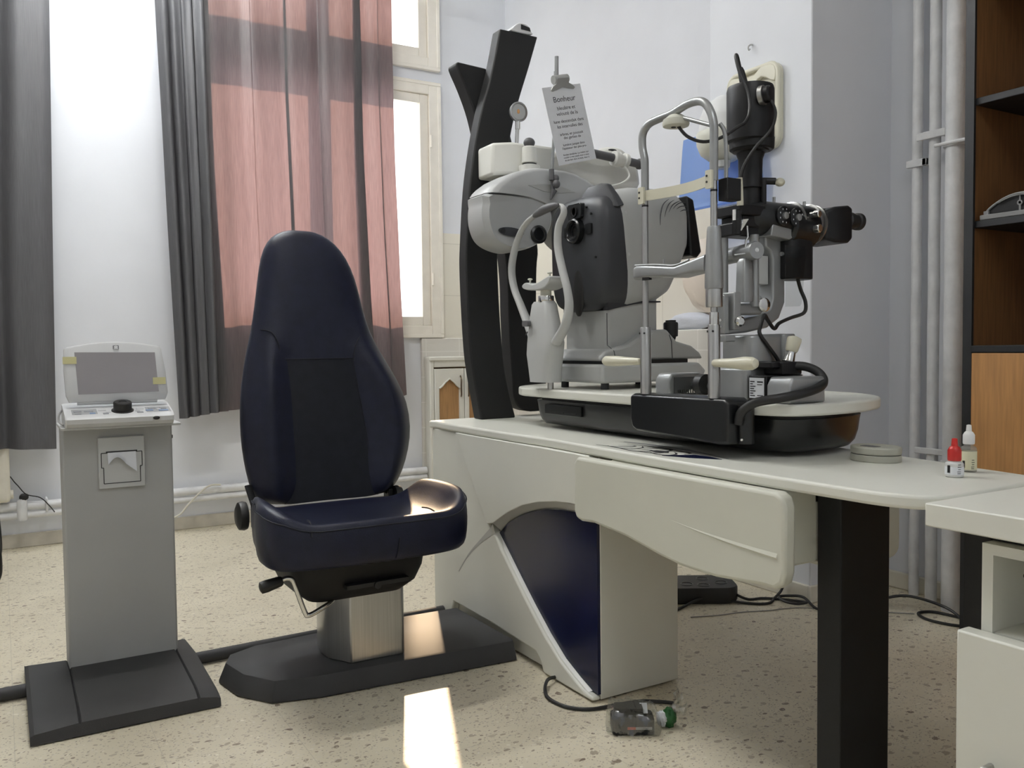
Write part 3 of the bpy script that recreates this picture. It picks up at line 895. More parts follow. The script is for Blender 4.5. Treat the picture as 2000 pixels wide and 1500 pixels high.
        for i in range(L - 1):
            d = (pts[i + 1] - pts[i]).normalized()
            nn = Vector((-d.y, d.x, 0))
            w0, w1 = [.0016 + .0036 * math.sin(PI * k / (L - 1)) ** 2 for k in (i, i + 1)]
            ink.add([pts[i] - nn * w0, pts[i + 1] - nn * w1, pts[i + 1] + nn * w1, pts[i] + nn * w0], [(0, 1, 2, 3)])
    ink.prism([(1.51, 1.80), (1.53, 1.77), (1.548, 1.79), (1.54, 1.83), (1.52, 1.835)], 'z', z - .0004, z + .0004)
    obj('flower_print', ink, INK, DK, label='fine black flower drawing printed on the desk top')
    obj('wedge_print', M().prism([(1.478, 1.735), (1.530, 1.715), (1.556, 1.66), (1.556, 1.60), (1.520, 1.62)] if 0 else [(1.480, 1.738), (1.555, 1.700), (1.560, 1.645), (1.548, 1.590), (1.505, 1.66)], 'z', z - .0004, z + .0003), NAVYP, DK, label='navy wedge printed on the desk top')
    sw = smooth([(1.60, 2.05, z), (1.615, 1.93, z), (1.61, 1.80, z), (1.592, 1.68, z), (1.565, 1.585, z)], 6)
    obj('sweep_print', M().tube(sw, [.003 + .006 * math.sin(PI * min(1, .15 + i / len(sw))) for i in range(len(sw))], 4, flat=.1), mat('grey_print', (.30, .30, .30), .4), DK)
desk()

# ================================================================ CURVED INSTRUMENT COLUMN
IC = thing('instrument_column', 'pair of tall crossing black curved posts rising from the desk', 'column', (1.70, 3.05, ZT))
def posts():
    fl = [(1.744, 2.306), (1.704, 2.132), (1.646, 1.936), (1.602, 1.703), (1.582, 1.468), (1.578, 1.332), (1.588, 1.082), (1.602, .95), (1.636, ZT)]
    frr = [(1.921, 2.304), (1.876, 2.170), (1.825, 2.025), (1.785, 1.878), (1.742, 1.630), (1.724, 1.470), (1.722, 1.330), (1.732, 1.12), (1.752, .93), (1.796, ZT)]
    def C(p, n):
        return [(q.x, q.y) for q in smooth([(a, b, 0) for a, b in p], n)]
    obj('front_post', M().prism(C(fl, 6) + C(frr, 6)[::-1], 'y', 3.012, 3.075), CHAR2, IC, bevel=.006)
    bl = [(1.592, 2.172), (1.583, 2.155), (1.623, 2.075), (1.663, 1.975), (1.70, 1.829), (1.745, 1.668), (1.785, 1.505), (1.806, 1.327), (1.809, 1.18), (1.814, 1.059), (1.824, .914), (1.828, .846), (1.848, .80), (1.88, .782), (1.911, .775)]
    br = [(1.717, 2.165), (1.787, 2.045), (1.845, 1.844), (1.892, 1.68), (1.935, 1.556), (1.955, 1.454), (1.948, 1.374), (1.945, 1.205), (1.961, 1.105), (1.984, .953), (1.99, .90), (1.99, .775)]
    obj('back_post', M().prism(C(bl, 4) + C(br, 4)[::-1], 'y', 3.080, 3.155), CHAR2, IC, bevel=.008)
CHAR2 = mat('dark_post_coat', (0.011, 0.0113, 0.012), 0.6, spec=0.4, var=0.15, bump=0.35, bscale=700)
posts()
dv = thing('wall_projector', 'small white rounded unit with dark window on top of the front post', 'projector', (1.845, 3.04, 2.306))
obj('shell', M().prism(smooth2([(1.798, 2.3065), (1.800, 2.318), (1.822, 2.338), (1.852, 2.344), (1.878, 2.334), (1.888, 2.316), (1.889, 2.3065)], 3), 'y', 3.008, 3.068), mat('white_shell', (.72, .73, .74), .3), dv, bevel=.006)
obj('lens_window', M().prism([(1.838, 2.318), (1.882, 2.316), (1.878, 2.330), (1.838, 2.337)], 'y', 3.005, 3.009), BLACKG, dv)

# ================================================================ PHOROPTER
PH = thing('phoropter', 'light grey automatic phoropter head hanging from an arm on the black column', 'phoropter', (1.72, 2.86, 1.6))
def phor():
    PG = mat('phoropter_grey', (0.44, 0.45, 0.45), 0.4, var=0.02)
    y0, y1 = 2.745, 2.90
    cx = 1.805
    half = [(1.527, 1.604), (1.537, 1.618), (1.554, 1.634), (1.59, 1.660), (1.647, 1.688), (1.704, 1.706), (1.752, 1.714)]
    topo = half + [(2 * cx - x, z) for x, z in half[::-1]]
    bot = [(2.00, 1.606), (1.93, 1.598), (1.88, 1.584), (1.84, 1.574), (1.805, 1.571), (1.77, 1.574), (1.74, 1.584), (1.68, 1.598), (1.60, 1.604)]
    # domed cover: deeper in the middle
    def lay(s, y, dz=0):
        return [(cx + (x - cx) * s, y, 1.60 + (z - 1.60) * s + dz) for x, z in topo + bot]
    obj('cover', M().loft([lay(.86, y0 - .018), lay(.95, y0 - .012), lay(1, y0 + .012), lay(1, y1 - .02), lay(.94, y1)]), PG, PH, angle=50)
    obj('cover_groove', M().prism([(1.69, 1.640), (1.76, 1.650), (1.83, 1.648), (1.90, 1.632), (1.83, 1.622), (1.76, 1.622)], 'y', y0 - .0205, y0 - .015), GREYP, PH)
    for s, nm in ((1, 'l'), (-1, 'r')):
        mx = lambda x: x if s == 1 else 2 * cx - x
        lobe = [(1.526, 1.601), (1.513, 1.567), (1.508, 1.53), (1.514, 1.485), (1.534, 1.44), (1.572, 1.415), (1.626, 1.401), (1.67, 1.403), (1.726, 1.422), (1.76, 1.447), (1.783, 1.482), (1.795, 1.521), (1.788, 1.559), (1.762, 1.590), (1.70, 1.601)]
        L = smooth2(lobe, 3)
        c = (1.64, 1.51)
        def ly(k, y, dx=0):
            return [(mx(c[0] + (x - c[0]) * k + dx), y, c[1] + (z - c[1]) * k) for x, z in L]
        hd = obj('lens_housing', M().loft([ly(.90, 2.735, .012), ly(.93, 2.731, .010), ly(1, 2.752), ly(1, 2.86), ly(.9, 2.885)]), PG, PH, angle=40)
        obj('sensor_window', M().lathe([(.001, 0), (.0545, .001), (.052, .003)], (mx(1.617), 2.728, 1.466), (0, 1, 0), 28), DKGREY, hd)
        me = hd.children[0].data
        for v in me.vertices:   # squash the round window into a slim oval
            zc = 1.466 - ORG[PH].z
            v.co.z = zc + (v.co.z - zc) * .30 - (v.co.x - (mx(1.617) - ORG[PH].x)) * .05
        obj('sensor_lens', M().cyl((mx(1.582), 2.7265, 1.468), (mx(1.582), 2.73, 1.468), .010, n=14), BLACKG, hd)
        obj('sensor_lens', M().cyl((mx(1.655), 2.7265, 1.465), (mx(1.655), 2.73, 1.465), .009, n=14), BLACKG, hd)
        obj('eyepiece', M().lathe([(.034, .006), (.034, 0), (.026, -.004), (.022, .001), (.001, .003)], (mx(1.735), 2.725, 1.463), (0, 1, 0), 24, 0), BLACKG, hd)
    # white arm box with a bevelled corner
    WB = mat('warm_white_plastic', (0.74, 0.74, 0.69), 0.35)
    obj('arm_box', M().loft([[(1.655, 2.93, z0), (1.655, 2.86, z0), (1.722, 2.845, z0 - .006), (1.89, 2.845, z0 - .006), (1.89, 2.93, z0)] for z0 in (1.70,)] +
                            [[(1.640, 3.0, z1 - .02), (1.625, 2.90, z1 - .03), (1.703, 2.845, z1 + .009), (1.885, 2.845, z1), (1.90, 3.0, z1 + .01)] for z1 in (1.821,)]) if 0 else
        M().prism([(1.632, 3.008), (1.628, 2.885), (1.690, 2.838), (1.885, 2.838), (1.885, 3.008)], 'z', 1.70, 1.822), WB, PH, bevel=.012, seg=3)
    arm = obj('arm', M().prism(smooth2([(1.885, 1.800), (1.96, 1.822), (2.08, 1.826), (2.22, 1.822), (2.30, 1.815), (2.328, 1.78), (2.325, 1.70), (2.20, 1.69), (2.02, 1.69), (1.885, 1.70)], 3), 'y', 2.87, 2.98), WB, PH, bevel=.02, seg=4)
    obj('joint_cap', M().ell((2.20, 2.90, 1.832), (.075, .045, .034), 14), WB, arm)
    obj('rod_slot', M().ell((2.185, 2.868, 1.845), (.024, .012, .007), 10), BLACKG, arm)
    obj('card_rod', M().tube([(1.93, 2.80, 1.815), (2.15, 2.80, 1.797), (2.262, 2.80, 1.787)], .0165, 14).lathe([(.017, 0), (.022, .004), (.022, .012), (.017, .016)], (2.262, 2.80, 1.787), (1, 0, -.08), 16), MIDGREY, PH)
    obj('rod_clamp', M().lathe([(.026, 0), (.030, .004), (.030, .03), (.024, .034), (.024, .05), (.029, .054), (.029, .070), (.02, .074)], (2.135, 2.80, 1.797), (1, 0, -.08), 20), WB, PH)
    obj('cable', M().tube(smooth([(2.19, 2.79, 1.765), (2.185, 2.76, 1.72), (2.13, 2.755, 1.685), (2.05, 2.77, 1.672), (1.98, 2.79, 1.67)], 6), .0045, 8), WB, PH)
    # height knob on its collar
    obj('knob_post', M().lathe([(.040, 1.705 - 1.7), (.040, .028), (.026, .030), (.026, .038), (.030, .04), (.027, .096), (.022, .10)], (1.742, 2.80, 1.70), n=24), WB, PH)
    obj('collar_line', M().lathe([(.0275, 0), (.0275, .004)], (1.742, 2.80, 1.7325), n=24), RUBBER, PH)
    obj('knob', M().ell((1.742, 2.80, 1.815), (.022, .022, .019), 12), MIDGREY, PH)
    # near-point rod with the pendant level
    obj('near_rod', M().tube([(1.782, 2.70, 1.62), (1.776, 2.70, 1.70)], .008, 10).ell((1.788, 2.69, 1.668), (.013, .012, .014), 10).ell((1.785, 2.682, 1.645), (.015, .012, .016), 10).tube([(1.772, 2.695, 1.70), (1.772, 2.695, 1.66)], .010, 8).tube([(1.784, 2.695, 1.625), (1.771, 2.70, 1.59)], [.012, .003], 8), MIDGREY, PH)
    # bell shaped reading light on a thin stem
    lp = obj('lamp_stem', M().tube([(1.735, 2.88, 1.82), (1.735, 2.87, 1.905)], .0075, 12).tube([(1.735, 2.87, 1.88), (1.735, 2.87, 1.91)], .010, 12), CHROME, PH)
    obj('lamp_head', M().lathe([(.018, .022), (.034, .012), (.0375, 0), (.0375, -.006), (.032, -.007), (.030, -.002), (.001, 0)], (1.735, 2.865, 1.944), (0, 1, .06), 28), STEEL, lp)
    obj('lamp_glass', M().lathe([(.0295, -.004), (.0295, -.001)], (1.735, 2.865, 1.944), (0, 1, .06), 24), GREYL, lp)
    obj('bulb', M().ell((1.733, 2.862, 1.945), (.006, .006, .009), 8), mat('amber_bulb', (.75, .40, .16), .35), lp)
phor()

# reading card hanging in its clip, with the printed text
RC = thing('reading_card', 'white reading test card with French text hanging in a grey clip', 'card', (1.83, 2.66, 1.87))
def card():
    a, b, c, d = Vector((1.711, 2.66, 1.978)), Vector((1.879, 2.66, 2.018)), Vector((1.947, 2.655, 1.749)), Vector((1.779, 2.655, 1.706))
    m = M().loft([[a, b, c, d], [p + Vector((0, .0012, 0)) for p in (a, b, c, d)]])
    cd = obj('card', m, PAPER, RC)
    ux = (b - a)
    uy = (d - a)
    W_, H_ = ux.length, uy.length
    ux.normalize()
    uy.normalize()
    nn = ux.cross(uy)
    lines = [('Bonheur', .165, .0225), ('bleuâtre et', .280, .0145), ('velouté de la', .350, .0145), ('lune descendait dans', .447, .0128), ('les intervalles des', .512, .0128),
             ('arbres, et poussait', .612, .0110), ('des gerbes de', .660, .0110), ('lumière jusque dans', .750, .0096), ("l'épaisseur des plus pro-", .794, .0090),
             ('fondes ténèbres. La rivière qui', .876, .0073), ('coulait à mes pieds tour à tour', .911, .0073), ('se perdait dans le bois, tour à', .946, .0073)]
    m = M()
    for txt, v, size in lines:
        cu = bpy.data.curves.new('t', 'FONT')
        cu.body = txt
        cu.align_x = 'CENTER'
        cu.size = size * 1.28
        cu.resolution_u = 3
        to = bpy.data.objects.new('t', cu)
        me = bpy.data.meshes.new_from_object(to)
        o = a + uy * (H_ * v + size * .45) + ux * (W_ * .5) + Vector((0, -.0008, 0))
        m.add([o + ux * p.co.x - uy * p.co.y for p in me.vertices], [tuple(f.vertices) for f in me.polygons])
        bpy.data.objects.remove(to)
        bpy.data.curves.remove(cu)
        bpy.data.meshes.remove(me)
    obj('printed_text', m, mat('print_black', (.05, .05, .06), .6), cd, angle=180)
    CL = mat('clip_grey', (.42, .43, .42), .35, .3)
    k = lambda s, t, dy=0: a + ux * (W_ * s) + uy * (H_ * (t - .012)) + Vector((0, dy, 0))
    clip = M().loft([[k(.20, .055, -.004), k(.26, .015, -.004), k(.34, -.01, -.010), k(.36, -.075, -.022), k(.66, -.075, -.022), k(.68, -.01, -.010), k(.78, .015, -.004), k(.84, .05, -.004), k(.80, .072, -.004), k(.68, .06, -.004), k(.52, .035, -.006), k(.36, .06, -.004), k(.24, .075, -.004)],
                     [k(.20, .055, .004), k(.26, .015, .004), k(.34, -.01, .008), k(.36, -.075, .016), k(.66, -.075, .016), k(.68, -.01, .008), k(.78, .015, .004), k(.84, .05, .004), k(.80, .072, .004), k(.68, .06, .004), k(.52, .035, .004), k(.36, .06, .004), k(.24, .075, .004)]])
    obj('clip', clip, CL, RC, bevel=.002)
    obj('clip_barrel', M().cyl(k(.33, -.07), k(.69, -.07), .016, n=18), CL, RC)
    obj('hanger', M().tube([k(.43, -.06), k(.43, -.10), Vector((1.776, 2.66, 2.10))], .0075, 12), SILVER, RC)
    obj('holder_rod', M().tube([(1.778, 2.672, 2.05), (1.780, 2.676, 1.90), (1.776, 2.70, 1.69)], .006, 10), SILVER, RC)
card()

# ================================================================ SLIDING INSTRUMENT TABLE
TB = thing('instrument_table', 'long white sliding instrument table with rounded ends over a black tray', 'table', (1.85, 2.05, ZT))
TZ = 0.90
def table():
    ol = [(1.62, 2.58), (1.628, 2.69), (1.70, 2.81), (1.86, 2.90), (2.04, 2.90), (2.17, 2.82), (2.22, 2.66), (2.225, 2.3), (2.22, 1.86), (2.18, 1.66), (2.075, 1.525), (1.92, 1.455), (1.76, 1.44), (1.665, 1.462), (1.622, 1.54), (1.62, 1.70), (1.62, 2.1)]
    obj('table_top', M().prism(smooth2(ol, 4), 'z', .870, TZ), WHITE, TB, bevel=.006, seg=3)
    def tr(ins, z):
        c = (1.88, 2.08)
        o = [(1.655, 2.56), (1.668, 2.64), (1.76, 2.70), (1.95, 2.71), (2.08, 2.66), (2.10, 2.5), (2.10, 2.0), (2.09, 1.70), (2.03, 1.56), (1.93, 1.495), (1.79, 1.475), (1.69, 1.50), (1.66, 1.57), (1.652, 1.75), (1.65, 2.1)]
        return [(c[0] + (x - c[0]) * (1 - ins), c[1] + (y - c[1]) * (1 - ins * .55), z) for x, y in smooth2(o, 4)]
    t = obj('tray', M().loft([tr(.18, .772), tr(.09, .774), tr(.045, .79), tr(.02, .815), tr(.008, .845), tr(0, .858)]), BLACKG, TB, angle=60)
    obj('shadow_gap_frame', M().loft([tr(.05, .856), tr(.05, .8705)]), RUBBER, TB, angle=60)
    obj('slide_pillar', M().box((1.74, 2.30, ZT + .0005), (1.95, 2.40, .78)), RUBBER, TB, bevel=.003)
    obj('slide_pillar', M().box((1.76, 1.8, ZT + .0005), (1.95, 2.0, .78)), RUBBER, TB, bevel=.003)
    obj('tray_drawer', M().prism(rrect(2.34, .812, 2.56, .846, .004, 3), 'x', 1.645, 1.66), BLACKG, t, bevel=.0015)
    obj('tray_slot', M().box((1.6435, 2.44, .819), (1.65, 2.52, .8225)).box((1.6435, 2.365, .819), (1.65, 2.43, .8225)), RUBBER, t)
table()

# ================================================================ AUTO REFRACTOMETER
AR = thing('auto_refractometer', 'grey auto refractometer with dark lens face at the far end of the white table', 'instrument', (1.85, 2.5, TZ))
def ar():
    cy = 2.53
    def sec(x, w, z0, z1, sh=0.0, ex=.42, taper=.10):
        out = []
        n = 36
        cz, hz = (z0 + z1) / 2, (z1 - z0) / 2
        for k in range(n):
            a = 2 * PI * (k + .5) / n
            u = math.copysign(abs(math.cos(a)) ** ex, math.cos(a))
            v = math.copysign(abs(math.sin(a)) ** ex, math.sin(a))
            z = cz + hz * v
            ww = w * (1 - taper * max(0, (1.34 - z) / .17)) * (1 - .06 * max(0, (z - 1.5) / .1))
            out.append((x + sh * max(0, (1.53 - z)) , cy + ww * u, z))
        return out
    front = [sec(1.752, .02, 1.30, 1.42, 0, 1), sec(1.757, .135, 1.20, 1.535, 0, .5), sec(1.768, .162, 1.178, 1.560), sec(1.79, .171, 1.170, 1.572), sec(1.832, .175, 1.168, 1.586, .12)]
    fr = obj('lens_face', M().loft(front), DKGREY, AR, angle=50, label='dark grey lens face')
    rear = [sec(1.832, .175, 1.168, 1.586, .12), sec(1.842, .179, 1.168, 1.590, .12), sec(1.92, .178, 1.178, 1.606, .05), sec(2.02, .175, 1.195, 1.611), sec(2.07, .172, 1.225, 1.610), sec(2.11, .165, 1.305, 1.602), sec(2.145, .152, 1.365, 1.578)]
    rb = obj('body', M().loft(rear), GREYP, AR, angle=50)
    # crest where the dark face folds back over the top
    obj('top_crest', M().loft([[(1.775, 2.535, 1.545), (1.775, 2.430, 1.535), (1.815, 2.352, 1.515), (1.845, 2.352, 1.525), (1.850, 2.45, 1.565), (1.83, 2.535, 1.570)],
                               [(1.785, 2.520, 1.580), (1.785, 2.430, 1.575), (1.815, 2.375, 1.560), (1.838, 2.375, 1.562), (1.840, 2.45, 1.585), (1.825, 2.520, 1.590)],
                               [(1.797, 2.500, 1.606), (1.797, 2.425, 1.608), (1.812, 2.405, 1.604), (1.828, 2.405, 1.603), (1.830, 2.44, 1.606), (1.820, 2.500, 1.606)]]), DKGREY, fr, bevel=.006, seg=3)
    fx = 1.7535
    obj('camera_window', M().prism(rrect(2.468, 1.490, 2.552, 1.545, .012), 'x', fx - .012, fx + .012), BLACKG, fr, bevel=.002)
    obj('camera_lens', M().lathe([(.020, 0), (.020, -.004), (.014, -.004), (.012, 0), (.001, .002)], (fx - .012, 2.508, 1.517), (1, 0, 0), 24), BLACKM, fr)
    obj('measuring_lens', M().lathe([(.043, .014), (.043, -.008), (.038, -.012), (.034, -.008), (.033, -.002), (.027, -.004), (.026, .002), (.019, 0), (.017, .006), (.001, .007)], (fx - .012, 2.506, 1.448), (1, 0, 0), 32), BLACKG, fr)
    for y in (2.436, 2.565):
        obj('sensor_window', M().prism(rrect(y - .017, 1.432, y + .017, 1.468, .004), 'x', fx - .0045, fx + .012), BLACKG, fr)
    obj('nose_recess', M().ell((fx + .004, 2.505, 1.235), (.012, .032, .085), 14), RUBBER, fr)
    for y, z in ((2.452, 1.525), (2.40, 1.35), (2.425, 1.50)):
        obj('screw', M().cyl((fx - .004, y, z), (fx + .01, y, z), .004, n=10), RUBBER, fr)
    for x, z in ((1.852, 1.50), (1.862, 1.36)):
        obj('cap', M().lathe([(.007, -.002), (.007, .001), (.005, .002)], (x, 2.3555, z), (0, -1, 0), 14), GREYL, rb)
    # row of curved vent slots on the side
    m = M()
    for arc in (((2.000, 1.466), (2.002, 1.506), (2.014, 1.540), (2.041, 1.561)), ((2.019, 1.496), (2.029, 1.525), (2.043, 1.546), (2.065, 1.559)), ((2.038, 1.513), (2.053, 1.537), (2.070, 1.549), (2.091, 1.558)),
                ((2.058, 1.527), (2.074, 1.542), (2.094, 1.551), (2.118, 1.554)), ((2.074, 1.527), (2.091, 1.537), (2.106, 1.540), (2.122, 1.540)), ((2.091, 1.520), (2.103, 1.525), (2.113, 1.527), (2.127, 1.525))):
        s = smooth([(a, 2.3535, b) for a, b in arc], 6)
        m.tube(s, [.0004 + .0016 * math.sin(PI * k / (len(s) - 1)) for k in range(len(s))], 6)
    obj('vent_slot', m, DKGREY, rb)
    obj('monitor', M().prism([(2.140, 1.585), (2.176, 1.572), (2.214, 1.385), (2.192, 1.362), (2.160, 1.372)], 'y', 2.375, 2.69), BLACKG, AR, bevel=.007, seg=3)
    # neck and shoe
    obj('neck', M().prism(rrect(1.80, 2.40, 2.03, 2.66, .02), 'z', 1.03, 1.24), GREYP, AR)
    obj('neck_collar', M().loft([[(1.80 + dx, 2.395 if dy == 0 else 2.665, 1.165 + .035 * math.sin(PI * min(1, (dx + .02) / .25) * .5)) for dx, dy in ((0, 0), (.06, 0), (.12, 0), (.17, 0), (.235, 0), (.235, 1), (.17, 1), (.12, 1), (.06, 1), (0, 1))],
                                 [(1.80 + dx, 2.395 if dy == 0 else 2.665, 1.205) for dx, dy in ((0, 0), (.06, 0), (.12, 0), (.17, 0), (.235, 0), (.235, 1), (.17, 1), (.12, 1), (.06, 1), (0, 1))]]), DKGREY, AR, angle=60)
    sh = [(1.742, .996), (1.748, 1.012), (1.775, 1.032), (1.815, 1.04), (1.87, 1.052), (1.93, 1.085), (1.985, 1.102), (2.04, 1.104), (2.058, 1.086), (2.085, 1.062), (2.155, 1.045), (2.195, 1.02), (2.212, .997)]
    obj('shoe', M().prism(sh, 'y', 2.365, 2.66), GREYP, AR, bevel=.012, seg=3)
    obj('shoe_seam', M().tube([(1.81, 2.364, .999), (1.802, 2.364, 1.03), (1.80, 2.3985, 1.05), (1.799, 2.3985, 1.16)], .0014, 6).tube([(2.048, 2.364, 1.085), (2.058, 2.364, 1.06), (2.062, 2.364, 1.0)], .0014, 6), DKGREY, AR)
    obj('carriage', M().prism([(1.72, .985), (1.72, .922), (2.16, .922), (2.185, .955), (2.15, .985)], 'y', 2.32, 2.66), GREYL, AR, bevel=.010, seg=3)
    obj('gap_plate', M().box((1.76, 2.36, .984), (2.13, 2.64, .998)), RUBBER, AR)
    for x, y in ((1.76, 2.36), (1.76, 2.60), (2.1, 2.36), (2.1, 2.60)):
        obj('foot', M().cyl((x, y, TZ), (x, y, .924), .014, n=16), DKGREY, AR)
    js = obj('joystick', M().lathe([(.014, 0), (.016, .045), (.020, .058), (.026, .060), (.027, .105), (.025, .110), (.019, .112), (.019, .118), (.001, .119)], (2.112, 2.43, 1.02), n=22), RUBBER, AR)
    # chin rest: wishbone of two flat arms on a sculpted post
    x = 1.62
    L = smooth([(x + .012, 2.47, 1.520), (x + .004, 2.56, 1.508), (x, 2.64, 1.478), (x, 2.702, 1.415), (x, 2.734, 1.335), (x, 2.718, 1.262), (x, 2.672, 1.195), (x, 2.622, 1.125), (x, 2.585, 1.07)], 6)
    R = smooth([(x + .012, 2.47, 1.520), (x + .006, 2.415, 1.515), (x + .004, 2.398, 1.49), (x, 2.424, 1.445), (x, 2.428, 1.38), (x, 2.402, 1.30), (x, 2.375, 1.235), (x, 2.366, 1.175), (x, 2.39, 1.115), (x, 2.445, 1.06)], 6)
    def rad(k, n):
        t = k / (n - 1)
        return .009 + .0055 * min(1, t * 2.2) + .005 * max(0, t - .7) / .3
    hf = obj('head_frame', M().tube(L, [rad(k, len(L)) for k in range(len(L))], 14, flat=.75).tube(R, [rad(k, len(R)) for k in range(len(R))], 14, flat=.75), GREYL, AR, angle=80)
    pad = smooth([(x - .012, 2.405, 1.517), (x - .016, 2.48, 1.512), (x - .010, 2.565, 1.500)], 8)
    obj('forehead_pad', M().tube(pad, [.004 + .011 * math.sin(PI * k / (len(pad) - 1)) ** .6 for k in range(len(pad))], 10), MIDGREY, hf)
    def tk(z, y0, y1, x0, x1):
        return [(a, b, z) for a, b in rrect(x0, y0, x1, y1, min((y1 - y0), (x1 - x0)) * .38, 5)]
    obj('chin_post', M().loft([tk(.924, 2.472, 2.600, 1.598, 1.672), tk(.97, 2.468, 2.604, 1.594, 1.672), tk(1.02, 2.452, 2.612, 1.592, 1.668), tk(1.06, 2.440, 2.606, 1.592, 1.664), tk(1.10, 2.450, 2.600, 1.594, 1.66), tk(1.15, 2.462, 2.590, 1.596, 1.656), tk(1.193, 2.472, 2.578, 1.598, 1.652), tk(1.203, 2.482, 2.568, 1.602, 1.648)]), GREYL, AR, angle=50)
    obj('post_foot', M().cyl((1.632, 2.50, TZ), (1.632, 2.50, .926), .011, n=16), STEEL, AR)
    obj('height_wheel', M().prism(rrect(2.556, 1.118, 2.592, 1.138, .008), 'x', 1.575, 1.59), MIDGREY, AR)
    obj('height_mark', M().cyl((1.578, 2.572, 1.088), (1.585, 2.572, 1.100), .002, n=6), RUBBER, AR)
    obj('chrome_ring', M().lathe([(.026, 0), (.0275, .002), (.0275, .020), (.026, .022)], (1.625, 2.513, 1.200), n=24), CHROME, AR)
    cs = obj('chin_stem', M().cyl((1.625, 2.513, 1.20), (1.625, 2.513, 1.255), .019, n=20), WHITE2, AR)
    cupo = smooth2([(2.436, 1.266), (2.434, 1.283), (2.462, 1.279), (2.50, 1.268), (2.54, 1.263), (2.585, 1.271), (2.610, 1.264), (2.606, 1.252), (2.565, 1.243), (2.51, 1.241), (2.465, 1.247)], 4)
    obj('chin_cup', M().prism(cupo, 'x', 1.588, 1.662), GREYL, cs, bevel=.006, seg=3)
    for y, z in ((2.45, 1.283), (2.575, 1.27)):
        obj('paper_pin', M().cyl((1.60, y, z - .012), (1.60, y, z + .010), .0035, n=8).ell((1.60, y, z + .012), (.009, .009, .004), 8), WHITE2, cs)
ar()

